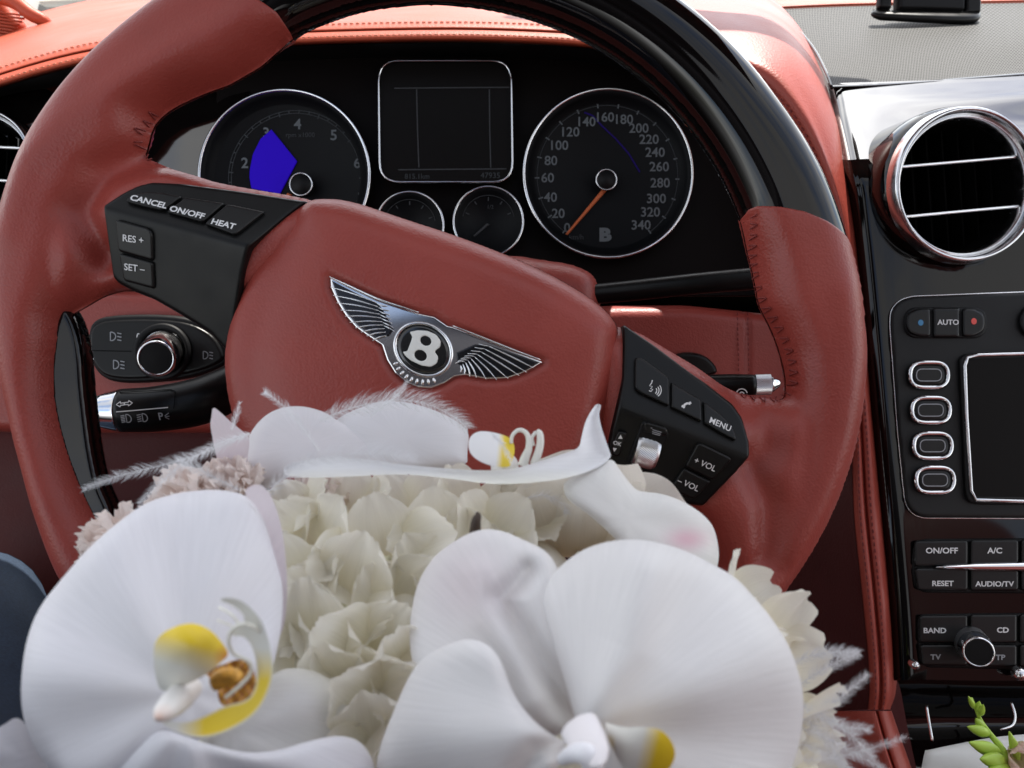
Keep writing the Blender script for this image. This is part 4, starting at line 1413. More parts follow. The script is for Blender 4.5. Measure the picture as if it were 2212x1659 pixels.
lettering('OK', *ty([(1018, 466)])[0], 8, 'print', ob, MPW, ang=.25, zf=ZPRt, bold=.02)
for p in ([(1040, 400), (1054, 432), (1022, 430)], [(986, 500), (1016, 504), (996, 532)]):
    plate('triangle_mark', ty(p), DW, .0002, 'print', ob, .2, mp=MPW, zf=ZPRt)
relief('roller_surround', rounded(ty([(1200, 290), (1370, 345), (1400, 400), (1270, 690), (1120, 660), (1090, 610)]), 10), MPW, podr, 'soft_black', .001, 4, 2.5, zf=ZPRb)
mbt = relief('button', rounded(ty([(1205, 310), (1225, 302), (1370, 345), (1388, 380), (1372, 410), (1200, 378)]), 5), MPW, podr, 'button', .0012, 4, 2, zf=lambda P: ZPR(P) + .003)
strokes('list_symbol', [ty([(1268, 360), (1300, 370), (1335, 380)]), ty([(1266, 374), (1300, 384), (1330, 394)]), ty([(1268, 388), (1300, 397), (1325, 404)]), ty([(1255, 346), (1260, 348), (1266, 350)])], 1.8, 'print_dim', mbt, MPW, zf=lambda P: ZPR(P) + .0043)
# knurled roller: a short drum standing out of the pod
ra, rb = ty([(1268, 420)])[0], ty([(1208, 640)])[0]
rc = np.array([(ra[0] + rb[0]) / 2, (ra[1] + rb[1]) / 2])
axd = np.array([.96, .27])                              # axle direction
V, Fc = [], []
Rr = 33 * DW / F
cz = float(ZPR(rc[None])[0]) + .0015
c0 = Vector(MPW(rc[0], rc[1], cz))
ex = Vector((axd[0], -axd[1], 0)); ey = Vector((axd[1], axd[0], 0)); ez = Vector((0, 0, 1))
NW, NTH = 13, 110
for i in range(NW):
    x = (-24 + 48 * i / (NW - 1)) * DW / F
    edge = abs(i - (NW - 1) / 2) / ((NW - 1) / 2)
    for k in range(NTH):
        th = 2 * math.pi * k / NTH
        q = Rr * (1 - .10 * edge ** 4) * ((1.02 if (k + i) % 2 else .985) if .1 < i / (NW - 1) < .9 else 1)
        V.append(c0 + ex * x + ey * math.cos(th) * q + ez * math.sin(th) * q * .8)
for i in range(NW - 1):
    for k in range(NTH):
        Fc.append((i * NTH + k, i * NTH + (k + 1) % NTH, (i + 1) * NTH + (k + 1) % NTH, (i + 1) * NTH + k))
Fc.append(tuple(range(NTH - 1, -1, -1))); Fc.append(tuple(range((NW - 1) * NTH, NW * NTH)))
mk('roller', V, Fc, 'knurl', podr, smooth=False)

# shift paddles behind the rim
relief('shift_paddle', chaikin([(156, 662), (168, 668), (186, 700), (200, 760), (204, 830), (212, 900), (221, 970), (236, 1040), (262, 1095), (275, 1150), (240, 1160), (190, 1120), (140, 1040), (118, 940), (112, 820), (126, 720), (145, 670)], 2), plane_map(DW + .004), whl, 'lacquer', .009, 16, 4, back=.004)
relief('shift_paddle', chaikin([(1560, 1100), (1590, 1110), (1600, 1200), (1560, 1300), (1500, 1390), (1450, 1440), (1430, 1420), (1500, 1300), (1540, 1200)], 2), plane_map(DW + .012), whl, 'lacquer', .006, 16, 4, back=.004)

# ================================================================== BLACK HOLDER ON THE GRILLE
br = thing('bracket', 'black plastic bracket standing on the speaker grille', 'bracket', (2000, 40, 0.776))
loft('base', [[(1890, 24, 0.776), (1900, 26, 0.771), (2005, 30, 0.766), (2100, 30, 0.768), (2112, 28, 0.776)], [(1886, 30, 0.771), (1898, 33, 0.764), (2005, 38, 0.758), (2100, 40, 0.760), (2114, 34, 0.771)], [(1900, 38, 0.771), (1912, 40, 0.766), (2008, 46, 0.761), (2090, 49, 0.763), (2108, 42, 0.771)]], 'black_plastic', br, 4, 3, thick=.004)
relief('body', rounded([(1930, -60), (2076, -60), (2072, 34), (1930, 30)], 5), plane_map(0.776), br, 'soft_black', .012, 4, 3, back=.004)
relief('side_clip', rounded([(1895, -60), (1926, -60), (1922, 24), (1893, 22)], 5), plane_map(0.771), br, 'black_plastic', .006, 4, 3, back=.004)
relief('side_clip', rounded([(2080, -60), (2116, -60), (2114, 32), (2080, 34)], 5), plane_map(0.771), br, 'black_plastic', .006, 4, 3, back=.004)

# ================================================================== DOOR, FLOOR, ADDED SHADE PANEL, MIRROR
def wbox(V0, V1):
    x0, y0, z0 = V0; x1, y1, z1 = V1
    V = [(x, y, z) for x in (x0, x1) for y in (y0, y1) for z in (z0, z1)]
    Fc = [(0, 1, 3, 2), (4, 6, 7, 5), (0, 4, 5, 1), (2, 3, 7, 6), (1, 5, 7, 3), (0, 2, 6, 4)]
    return V, Fc


V, Fc = wbox((-1.2, -1.0, CAM_Z - .80), (1.2, 1.6, CAM_Z - .75))
o = mk('floor', V, Fc, 'carpet', None, smooth=False); o['kind'] = 'structure'
dr = thing('door_panel', 'dark red leather door panel beside the steering wheel', 'car door', (-150, 1100, .60))
relief('panel', rounded([(-900, 560), (-60, 560), (30, 820), (60, 1000), (90, 1200), (60, 1700), (-900, 1700)], 40), plane_map(.74), dr, 'darkened_leather', .02, 60, 14)
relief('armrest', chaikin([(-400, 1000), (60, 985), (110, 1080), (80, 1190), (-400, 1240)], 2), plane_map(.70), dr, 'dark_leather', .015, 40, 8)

# ================================================================== PERSON (seated, jeans)
per = thing('person', 'seated person in blue denim jeans, one knee beside the flowers', 'person', (0, 1500, .36))


def limb(pts, n=28, k=8):
    pr = spline([(*p[:3], p[3]) for p in pts], k)
    path = [C(*p[:3]) for p in pr]
    R = [p[3] * p[2] / F for p in pr]
    return tube_mesh(path, R, n)


V1, F1 = limb([(-420, 2300, .16, 620), (-260, 1900, .30, 400), (-120, 1560, .42, 240), (-60, 1390, .50, 160), (-50, 1320, .55, 130), (-40, 1360, .62, 105), (-30, 1560, .66, 90), (-20, 1800, .68, 80)])
V2, F2 = limb([(700, 3000, .16, 700), (760, 2400, .30, 400), (850, 2000, .44, 220), (900, 1900, .52, 150), (920, 1900, .58, 110), (920, 2100, .64, 90)])
k0 = len(V1)
# hips join the two legs into one body
V3, F3 = limb([(-420, 2300, .16, 600), (100, 2900, .15, 800), (700, 3000, .16, 690)])
k1 = k0 + len(V2)
mk('jeans', V1 + V2 + V3, F1 + [tuple(i + k0 for i in f) for f in F2] + [tuple(i + k1 for i in f) for f in F3], 'denim', per)

torso = [(0, -.70, .40, .20), (0, -.5, .40, .20), (0, -.25, .38, .21), (0, -.02, .38, .215), (0, .10, .38, .16), (0, .16, .37, .07), (0, .22, .36, .065), (0, .27, .34, .10), (0, .37, .34, .115), (0, .45, .35, .08), (0, .475, .35, .02)]  # unseen torso and head, added to block light from behind
pr = spline(torso, 5)
V, Fc = tube_mesh([Vector(p[:3]) for p in pr], [p[3] for p in pr], 24)
V = [Vector((p.x * 1.25, p.y, p.z)) for p in V]
mat('unseen_torso', (.03, .03, .035), .9, spec=.1)
mk('unseen_torso', V, Fc, 'unseen_torso', per)
ps = bpy.data.objects.new('added_passenger_seat', None)  # unseen seat, added so the console reflects something dark
COL.objects.link(ps); ps.location = (.62, -.35, CAM_Z - .6)
ps['label'] = 'red leather passenger seat, unseen, added and darkened for reflections in the console'; ps['category'] = 'car seat'
ORG[ps.name] = Vector((0, 0, 0))


def pad_mesh(cx, cy, cz, sx, sy, sz, e=.35, n=24):
    V, Fc = [], []
    for i in range(n + 1):
        a = -math.pi / 2 + math.pi * i / n
        for k in range(n * 2):
            b_ = math.pi * k / n
            f = lambda q: math.copysign(abs(q) ** e, q)
            V.append((cx + sx * f(math.cos(a)) * f(math.cos(b_)), cy + sy * f(math.cos(a)) * f(math.sin(b_)), cz + sz * f(math.sin(a))))
    m = n * 2
    for i in range(n):
        for k in range(m):
            Fc.append((i * m + k, i * m + (k + 1) % m, (i + 1) * m + (k + 1) % m, (i + 1) * m + k))
    return V, Fc


ds = bpy.data.objects.new('added_driver_seat', None)  # unseen seat, added to hold back light from the rear
COL.objects.link(ds); ds.location = (-.02, -.62, CAM_Z - .6)
ds['label'] = 'dark red leather driver seat, unseen, added behind the person to block light'; ds['category'] = 'car seat'
ORG[ds.name] = Vector((0, 0, 0))
mk('cushion', *pad_mesh(0, .25, -.02, .27, .30, .08), 'darkened_leather', ds)
mk('backrest', *pad_mesh(0, -.10, .40, .28, .07, .40), 'darkened_leather', ds)
mk('headrest', *pad_mesh(0, -.13, .92, .14, .05, .10, .5), 'darkened_leather', ds)
mk('cushion', *pad_mesh(0, .25, .08, .27, .27, .08), 'darkened_leather', ps)
mk('backrest', *pad_mesh(0, -.08, .48, .27, .08, .38), 'darkened_leather', ps)
mk('headrest', *pad_mesh(0, -.12, .97, .14, .05, .10, .5), 'darkened_leather', ps)

# ================================================================== BOUQUET
bq = thing('bouquet', 'bridal bouquet of white orchids, cream hydrangea, a rose and feathers', 'bouquet', (900, 1700, .26))
WHITE = np.array([.80, .80, .83])
CREAM = np.array([.80, .78, .66])


def sheet(name, poly, dfun, par, m='orchid', colfn=None, step=5., sm=2, dirv=None, org=None):
    """a petal: outline, and its own curved course through space"""
    poly = chaikin(poly, sm) if sm else poly
    P, S, Q = grid_fill(lambda p: sd_poly(p, poly), poly_bbox(poly), step)
    D = dfun(P, S)
    V = [C(P[i, 0], P[i, 1], D[i]) for i in range(len(P))]
    cols = colfn(P, S) if colfn else np.tile(WHITE, (len(P), 1))
    if org is None:
        org = P.mean(0)
    rel = P - np.asarray(org)
    ang = np.arctan2(rel[:, 1], rel[:, 0]); rad = np.hypot(rel[:, 0], rel[:, 1])
    uv = np.stack([ang, rad / 300], 1)
    return mk(name, V, [tuple(q[::-1]) for q in Q], m, par, cols=cols, uvs=uv)


def bowl(c, d0, tilt=(0, 0), cup=0., rip=0., rf=.03, ph=0., edge=0., ew=14.):
    """depth field: d0 at c, tilt per 100 units, cup = rise at 300 units out, ripples, rolled edge"""
    cu_, cv_ = c

    def f(P, S):
        x, y = P[:, 0] - cu_, P[:, 1] - cv_
        r = np.hypot(x, y)
        th = np.arctan2(y, x)
        d = d0 + tilt[0] * x / 100 + tilt[1] * y / 100 + cup * (r / 300) ** 2
        d += rip * np.sin(th * 7 + ph) * (r / 300) ** 1.5 + rip * .5 * np.sin(rf * x + ph * 2) * np.cos(rf * .8 * y + ph)
        d += edge * np.exp(-S / ew)
        return d
    return f


def blend(P, c0, c1, t):
    t = np.clip(t, 0, 1)[:, None]
    return np.asarray(c0) * (1 - t) + np.asarray(c1) * t


YEL = np.array([.80, .58, .03])
ORG_ = np.array([.52, .20, .02])
PINKW = np.array([.80, .72, .76])

# --- orchid with the golden lip
oa = lathe('orchid', (374, 1520, .178), [(1, .0075), (12, .007), (24, .0045), (32, 0), (34, -.004), (30, -.009)], 'waxy', bq, n=32, ell=(1.0, .9, .2))
ca = oa.data.color_attributes.new('Col', 'FLOAT_COLOR', 'POINT')
for i, vtx in enumerate(oa.data.vertices):
    k = i // 32
    ca.data[i].color = (.80, .55 if k < 1 else (.68 if k < 2 else .78), .45 if k < 1 else (.62 if k < 2 else .76), 1)
CA_ = (400, 1500)


def colA(P, S):
    r = np.hypot(P[:, 0] - CA_[0], P[:, 1] - CA_[1])
    return blend(P, [.80, .80, .84], [.80, .79, .83], r / 350)


sheet('petal', [(400, 1062), (470, 1056), (540, 1070), (587, 1130), (606, 1220), (613, 1310), (600, 1405), (570, 1500), (500, 1570), (430, 1600), (380, 1610), (320, 1640), (250, 1690), (190, 1710), (140, 1692), (92, 1648), (58, 1580), (44, 1520), (47, 1440), (60, 1370), (85, 1310), (133, 1250), (197, 1176), (290, 1100), (340, 1076)],
      bowl(CA_, .198, (.003, -.0018), .010, .0022, .012, .6, .004, 16), oa, colfn=colA, org=CA_)
sheet('petal', [(200, 1780), (225, 1690), (280, 1620), (345, 1572), (400, 1590), (450, 1608), (533, 1628), (600, 1622), (660, 1602), (737, 1586), (790, 1606), (818, 1680), (800, 1810), (500, 1900), (300, 1860)],
      bowl((400, 1560), .192, (0, .001), .008, .003, .015, 1.2, .003, 10), oa, colfn=colA, org=CA_)
sheet('sepal', [(420, 1600), (500, 1540), (590, 1452), (640, 1440), (700, 1456), (755, 1500), (800, 1570), (822, 1650), (790, 1750), (600, 1720), (480, 1680)],
      bowl((500, 1580), .210, (.004, 0), .012, .002, .014, .4, .003, 12), oa, colfn=lambda P, S: blend(P, [.80, .78, .72], [.80, .79, .78], S / 60), org=CA_)
sheet('sepal', [(-90, 1610), (0, 1572), (45, 1540), (80, 1620), (140, 1700), (130, 1800), (-90, 1830)], bowl((60, 1640), .208, (.004, 0), .01, .001), oa, colfn=colA, org=CA_)
sheet('sepal', [(520, 1062), (560, 1040), (590, 1075), (612, 1150), (622, 1260), (616, 1350), (596, 1390), (600, 1280), (588, 1170), (560, 1100)], bowl((590, 1200), .226, (0, 0), .004), oa, colfn=lambda P, S: np.tile(PINKW, (len(P), 1)), org=CA_)


def lipcol(P, S):
    t = (1446 - P[:, 1] + (P[:, 0] - 400) * .30) / 62
    c = blend(P, [.78, .77, .70], YEL, t)
    q = np.hypot(P[:, 0] - 488, P[:, 1] - 1418) / 30
    return blend(P, ORG_, c.mean(0), q * 0 + 1) * 0 + c * np.clip(q, .0, 1)[:, None] + np.array([.55, .22, .04]) * (1 - np.clip(q, 0, 1))[:, None]


lip_ = sheet('lip', [(330, 1400), (343, 1372), (383, 1350), (420, 1345), (455, 1360), (480, 1388), (497, 1414), (475, 1432), (455, 1452), (400, 1482), (350, 1498), (336, 1470)],
             bowl((420, 1420), .174, (.004, .006), .10, .0), oa, 'waxy', lipcol, 3.)


def crescent(P, S):
    t = np.clip((P[:, 1] - 1440) / 60, 0, 1) * np.clip(1 - (S - 0) / 14, 0, 1)
    c = blend(P, [.80, .80, .76], YEL, np.clip((P[:, 1] - 1400) / 70, 0, 1) * np.clip((S + 2) / 8, 0, 1))
    w = np.clip((440 - P[:, 0]) / 60, 0, 1)[:, None]
    return c * (1 - w) + np.array([.80, .79, .74]) * w


sheet('lip', [(470, 1296), (490, 1290), (520, 1296), (550, 1320), (572, 1352), (590, 1420), (588, 1475), (562, 1532), (520, 1566), (455, 1594), (400, 1590), (355, 1568), (340, 1550), (352, 1556), (400, 1562), (440, 1548), (490, 1522), (530, 1516), (552, 1490), (556, 1440), (545, 1395), (525, 1372), (500, 1376), (500, 1350), (530, 1345), (525, 1325), (500, 1306)],
      bowl((500, 1450), .180, (-.003, .001), -.02, .0), oa, 'waxy', crescent, 2.5, sm=2)
sheet('throat', [(440, 1450), (470, 1440), (520, 1420), (548, 1440), (556, 1490), (530, 1520), (480, 1530), (468, 1500), (476, 1480), (458, 1470)], bowl((500, 1480), .187, (0, 0), -.02, .001, .2), oa, 'waxy',
      lambda P, S: blend(P, [.42, .17, .07], [.60, .32, .04], .5 + .5 * np.sin(P[:, 0] * .35 + 3 * np.sin(P[:, 1] * .2))), 2.)
for pts, r in (([(473, 1312, .178), (492, 1322, .176), (506, 1334, .176), (514, 1346, .177)], 2.6), ([(470, 1340, .178), (486, 1346, .177), (500, 1352, .177)], 2.2),
               ([(562, 1364, .175), (530, 1348, .172), (503, 1358, .172), (494, 1385, .173), (505, 1412, .175), (538, 1430, .176), (541, 1455, .177), (520, 1480, .178), (488, 1506, .18)], 4.2)):
    tb = tube('tendril', pts, r, 'waxy', oa, 8, 6)
    c_ = tb.data.color_attributes.new('Col', 'FLOAT_COLOR', 'POINT')
    for q in c_.data:
        q.color = (.80, .79, .70, 1)
cal_ = relief('callus', chaikin([(455, 1455), (480, 1440), (515, 1442), (530, 1458), (518, 1475), (490, 1480), (472, 1490), (460, 1478)], 1), plane_map(.182), oa, 'needle', .003, 12, 2, extra=lambda P, S: .0006 * np.sin(P[:, 0] * .8) * np.sin(P[:, 1] * .9))
MATS['gold'] = mat('gold', (.55, .27, .025), .5, var=.35, vscale=900)
cal_.data.materials[0] = MATS['gold']

# --- orchid with broad petals
CB_ = (1260, 1575)
ob_ = lathe('orchid', (1268, 1600, .182), [(1, .010), (12, .009), (22, .006), (28, .001), (30, -.006)], 'waxy', bq, n=32, ell=(1.5, .8, .5), axis=(.2, -.1, 1))
c_ = ob_.data.color_attributes.new('Col', 'FLOAT_COLOR', 'POINT')
for q in c_.data:
    q.color = (.80, .76, .77, 1)


def colB(P, S):
    c = np.tile(np.array([.80, .785, .785]), (len(P), 1))
    return c


def colB2(P, S):
    q = np.exp(-(((P[:, 0] - 1010) / 90) ** 2 + ((P[:, 1] - 1260) / 90) ** 2))
    return blend(P, [.80, .785, .785], [.78, .69, .72], q * .8)


sheet('sepal', t8([(1540, 1400), (1500, 1000), (1450, 560), (1410, 370), (1330, 250), (1180, 180), (1060, 125), (950, 108), (860, 125), (780, 160), (680, 225), (600, 290), (530, 390), (490, 480), (460, 600), (445, 720), (440, 850), (470, 1030), (900, 1250), (1300, 1480)]),
      (lambda g: (lambda P, S: g(P, S) + .006 * ridge(P, t8([(1200, 380), (1040, 560), (1200, 800), (1500, 1330)]), 26) - .003 * ridge(P, t8([(900, 400), (950, 700), (1250, 1200)]), 40)))(bowl(CB_, .205, (.001, -.0016), .010, .002, .012, .2, .004, 16)), ob_, colfn=colB2, org=CB_)
sheet('petal', t8([(1460, 1500), (1430, 1478), (1300, 1405), (1170, 1270), (1090, 1130), (1050, 1000), (1000, 905), (920, 842), (830, 822), (740, 838), (640, 880), (520, 950), (440, 1060), (360, 1240), (290, 1410), (245, 1540), (215, 1680), (300, 1900), (900, 2000), (1400, 1700)]),
      (lambda g: (lambda P, S: g(P, S) + .004 * ridge(P, t8([(1430, 1500), (1280, 1560), (1180, 1700)]), 30)))(bowl(CB_, .188, (.001, -.001), .012, .0018, .015, 2.1, .005, 18)), ob_, colfn=colB, org=CB_)
sheet('petal', t8([(1560, 1420), (1520, 1350), (1450, 1100), (1370, 850), (1290, 640), (1285, 540), (1330, 440), (1440, 330), (1560, 245), (1700, 195), (1850, 175), (1990, 182), (2212, 240)]) + t9([(180, 330), (350, 425), (470, 560), (580, 690), (700, 880), (770, 1100), (787, 1250), (770, 1430), (720, 1640), (600, 1900), (0, 2100)]) + t8([(1800, 2000), (1650, 1700)]),
      (lambda g: (lambda P, S: g(P, S) - .004 * ridge(P, t8([(1560, 1420), (1900, 900), (2000, 400)]), 60)))(bowl(CB_, .196, (-.003, -.0012), .012, .002, .012, 1.0, .006, 20)), ob_, colfn=colB, org=CB_)
sheet('lip', t8([(1705, 1355), (1760, 1380), (1850, 1400), (1950, 1390), (2040, 1400), (2110, 1440), (2160, 1520), (2165, 1600), (2110, 1690), (1960, 1720), (1850, 1700), (1780, 1590), (1720, 1440)]), bowl((1390, 1600), .176, (-.002, .003), .08), ob_, 'waxy',
      lambda P, S: blend(P, [.78, .76, .70], YEL, np.maximum((P[:, 0] - 1386 + (P[:, 1] - 1600) * .25) / 38, np.clip((1330 - P[:, 0]) / 16, 0, 1) * np.clip((P[:, 1] - 1585) / 20, 0, 1))), 3.)
tb = tube('column_lobe', [(1215, 1640, .182), (1240, 1628, .178), (1270, 1632, .176), (1285, 1668, .178)], [14, 20, 24, 22], 'waxy', ob_, 14, 5)
c_ = tb.data.color_attributes.new('Col', 'FLOAT_COLOR', 'POINT')
for q in c_.data:
    q.color = (.80, .79, .82, 1)

# --- orchid lying on top, seen from its edge
oc = lathe('orchid', (1090, 1010, .283), [(1, .012), (14, .011), (24, .007), (30, 0), (30, -.006)], 'waxy', bq, n=32)
c_ = oc.data.color_attributes.new('Col', 'FLOAT_COLOR', 'POINT')
for q in c_.data:
    q.color = (.80, .79, .76, 1)
cw = lambda P, S: np.tile(np.array([.81, .80, .82]), (len(P), 1))
sheet('petal', tx([(232, 178), (256, 182), (350, 270), (420, 325), (478, 372), (480, 440), (450, 640), (330, 660), (290, 600), (255, 500), (228, 360), (216, 290), (226, 240)]), bowl((500, 960), .290, (.004, .004), .01, .001, .03), oc, colfn=lambda P, S: np.tile(PINKW * 1.0, (len(P), 1)))
sheet('petal', tx([(470, 380), (520, 295), (600, 218), (700, 176), (800, 166), (900, 180), (1000, 215), (1070, 265), (1200, 330), (1420, 420), (1420, 560), (1100, 560), (800, 600), (560, 760), (420, 640)]), bowl((640, 930), .300, (-.002, -.010), .02, .002, .02, 0, .004, 12), oc, colfn=lambda P, S: blend(P, [.80, .78, .80], [.81, .78, .80], S / 60))
sheet('petal', tx([(1000, 330), (1060, 260), (1150, 205), (1300, 150), (1450, 130), (1600, 155), (1750, 205), (1880, 275), (1955, 345), (1940, 450), (1940, 600), (1300, 620), (1050, 460)]), bowl((860, 930), .303, (.001, -.010), .02, .0015, .03, 1, .004, 12), oc, colfn=cw)
sheet('sepal', tx([(700, 600), (740, 560), (900, 512), (1100, 505), (1400, 540)]) + t5([(300, 1340), (600, 1372), (900, 1392), (1110, 1384), (1300, 1325), (1480, 1268), (1545, 1240), (1556, 1170), (1585, 1060), (1630, 985), (1655, 958), (1682, 962), (1682, 985), (1668, 1020), (1684, 1110), (1735, 1255), (1755, 1310), (1640, 1385), (1450, 1445), (1200, 1474), (950, 1480), (700, 1440), (400, 1410)]) + tx([(1150, 640), (900, 650), (730, 640)]),
      (lambda g: (lambda P, S: g(P, S) + .012 * ((P[:, 0] - 1000) / 300) ** 2 - .004 * np.exp(-S / 10)))(bowl((1000, 1020), .262, (0, -.02), 0, .001, .03)), oc, colfn=lambda P, S: blend(P, [.80, .79, .72], [.80, .80, .82], (1040 - P[:, 1]) / 30), step=3.)


def colC5(P, S):
    q = np.exp(-(((P[:, 0] - 1484) / 42) ** 2 + ((P[:, 1] - 1165) / 24) ** 2))
    return blend(P, [.80, .79, .77], [.74, .44, .52], q * .85)


sheet('petal', t5([(1440, 1450), (1640, 1380), (1752, 1302), (1800, 1380), (1905, 1520)]) + ty([(1300, 880), (1400, 888), (1560, 938), (1700, 1020), (1780, 1090), (1835, 1165), (1868, 1300), (1872, 1400), (1850, 1520), (1600, 1560), (1200, 1400), (900, 1100), (700, 960), (645, 900)]),
      bowl((1350, 1120), .262, (.004, -.008), .012, .002, .02, .5, .004, 12), oc, colfn=colC5)
sheet('lip', t5([(820, 1185), (880, 1132), (980, 1140), (1080, 1168), (1118, 1208), (1126, 1270), (1104, 1340), (1090, 1372), (950, 1360), (830, 1290)]), bowl((1040, 960), .268, (.002, -.01), .06), oc, 'waxy', lambda P, S: blend(P, [.81, .80, .80], YEL * np.array([1, 1.02, 1]), (P[:, 0] - 1073 + (P[:, 1] - 980) * .1) / 14), 2.5)
for pts, r in ((t5([(1100, 1215), (1108, 1165), (1145, 1130), (1185, 1136), (1212, 1175), (1215, 1245), (1195, 1300), (1175, 1360)]), [4, 4, 4.5, 5, 6, 8, 10, 12]), (t5([(1268, 1128), (1285, 1150), (1290, 1200), (1280, 1260), (1250, 1350)]), [3.5, 7, 8, 8.5, 10]), (t5([(1245, 1230), (1235, 1180), (1262, 1140)]), 4),
               (t5([(1195, 1320), (1175, 1305), (1162, 1310), (1170, 1345)]), 1.5)):
    tb = tube('tendril', [(u, v, .272) for u, v in pts], r, 'waxy', oc, 10, 6)
    c_ = tb.data.color_attributes.new('Col', 'FLOAT_COLOR', 'POINT')
    for q in c_.data:
        q.color = (.80, .79, .73, 1)


# --- loose petals for hydrangea, rose, carnation
def petal_mesh(name, L, W, cup, bend, ruf, k, ph, col0, col1, frill=0., nu=15, nv=17, taper=.55):
    V, Fc, cols, uv = [], [], [], []
    for i in range(nu):
        t = i / (nu - 1)
        w = W * (math.sin(math.pi * min(.10 + t * .80, 1)) ** taper)
        for j in range(nv):
            s = -1 + 2 * j / (nv - 1)
            y = L * t * (1 - .16 * s * s * t) + frill * L * .05 * t ** 6 * math.sin(s * 23 + ph * 3)
            z = cup * (s * s) * t + bend * t * t + ruf * t ** 2.5 * math.sin(k * s + ph) - .05 * L * math.exp(-(s / .12) ** 2) * t * (1 - t)
            V.append((s * w * .5, y, z)); uv.append((s * .5 + .5, t * .4))
            q = min(t * 1.3, 1)
            cols.append([col0[c] * (1 - q) + col1[c] * q for c in range(3)])
    for i in range(nu - 1):
        for j in range(nv - 1):
            Fc.append((i * nv + j, i * nv + j + 1, (i + 1) * nv + j + 1, (i + 1) * nv + j))
    me = bpy.data.meshes.new(name)
    me.from_pydata(V, [], Fc)
    me.polygons.foreach_set('use_smooth', [True] * len(me.polygons))
    me.materials.append(MATS['soft_petal'])
    ca_ = me.color_attributes.new('Col', 'FLOAT_COLOR', 'POINT')
    for i, c in enumerate(cols):
        ca_.data[i].color = (*c, 1)
    ul = me.uv_layers.new(name='UVMap')
    for lp in me.loops:
        ul.data[lp.index].uv = uv[lp.vertex_index]
    return me


HY = [petal_mesh('hydrangea_petal', .021, .023, .003 * a, .005 * b_, .0012, 6 + c, c * 1.7, (.90, .85, .66), (.93, .90, .82), .3) for a, b_, c in ((1, 1, 0), (.4, 1.6, 1), (1.3, .3, 2), (-.5, 1, 3))]
core_h = bpy.data.meshes.new('floret_core')
bm = bmesh.new(); bmesh.ops.create_icosphere(bm, subdivisions=2, radius=.0017)
for vt in bm.verts:
    vt.co *= 1 + .25 * math.sin(vt.co.x * 4000) * math.sin(vt.co.y * 4000)
bm.to_mesh(core_h); bm.free()
core_h.materials.append(MATS['waxy'])
c_ = core_h.color_attributes.new('Col', 'FLOAT_COLOR', 'POINT')
for q in c_.data:
    q.color = (.74, .73, .55, 1)


def place(name, me, par, mtx):
    o = bpy.data.objects.new(name, me)
    COL.objects.link(o); o.parent = par
    o.matrix_local = mtx
    return o


BO = ORG['bouquet']


def frame_at(u, v, d, nrm, spin):
    z = Vector(nrm).normalized()
    x = Vector((0, 1, 0)).cross(z)
    x = x.normalized() if x.length > .05 else Vector((1, 0, 0))
    y = z.cross(x)
    m = Matrix((x, y, z)).transposed().to_4x4()
    return Matrix.Translation(C(u, v, d) - BO) @ m @ Matrix.Rotation(spin, 4, 'Z')


def floret(u, v, d, nrm, spin, s=1.0):
    nrm = (nrm[0], nrm[1] + .3, nrm[2])
    fl = place('hydrangea_floret', core_h, bq, frame_at(u, v, d, nrm, spin) @ Matrix.Scale(s, 4))
    for k in range(4):
        m = Matrix.Rotation(k * math.pi / 2 + rnd.uniform(-.15, .15), 4, 'Z') @ Matrix.Rotation(rnd.uniform(.1, .5), 4, 'X') @ Matrix.Translation((0, .0012, 0))
        place('petal', rnd.choice(HY), fl, m @ Matrix.Scale(rnd.uniform(.88, 1.1), 4))
    return fl


FL = [(835, 1212, .262, (.0, .25, 1), .3, 1.0), (690, 1190, .266, (-.4, .4, 1), .9, .85), (950, 1190, .268, (.3, .4, 1), .1, .85), (640, 1290, .256, (-.4, .1, 1), .5, .9), (745, 1310, .252, (-.1, .2, 1), 1.2, .95), (855, 1325, .254, (.3, .1, 1), .7, .9),
      (690, 1410, .244, (-.3, -.1, 1), .2, .95), (800, 1420, .242, (.2, -.1, 1), 1.0, .95), (750, 1500, .236, (-.2, -.3, 1), .4, .9), (830, 1530, .234, (.3, -.3, 1), .8, .9), (815, 1620, .230, (.1, -.4, 1), .1, .9), (880, 1450, .242, (.4, -.2, .9), .5, .9),
      (645, 1130, .278, (-.4, .7, .9), .6, .75), (760, 1125, .282, (-.1, .8, .9), .2, .75), (895, 1120, .282, (.1, .8, .9), .9, .75), (1020, 1120, .282, (.3, .8, .9), .4, .75), (1060, 1170, .272, (.4, .5, 1), .7, .8), (1130, 1130, .284, (.3, .7, .9), .3, .75),
      (1590, 1330, .262, (1., .3, .5), .2, .9), (1640, 1410, .258, (1., .1, .5), .9, .9), (1670, 1490, .254, (1., -.1, .5), .5, .9), (1690, 1590, .250, (1., -.2, .6), .1, .9), (1640, 1650, .246, (.8, -.4, .7), .7, .9), (1720, 1670, .252, (1., -.3, .5), .3, .9), (1590, 1500, .258, (.9, 0, .6), .6, .9),
      (930, 1280, .262, (.3, .1, 1), .5, .9), (1000, 1240, .266, (.3, .4, 1), .15, .9), (600, 1400, .250, (-.3, 0, 1), .2, .9), (600, 1190, .272, (-.5, .4, .9), .8, .8)]
for f in FL:
    floret(*f)

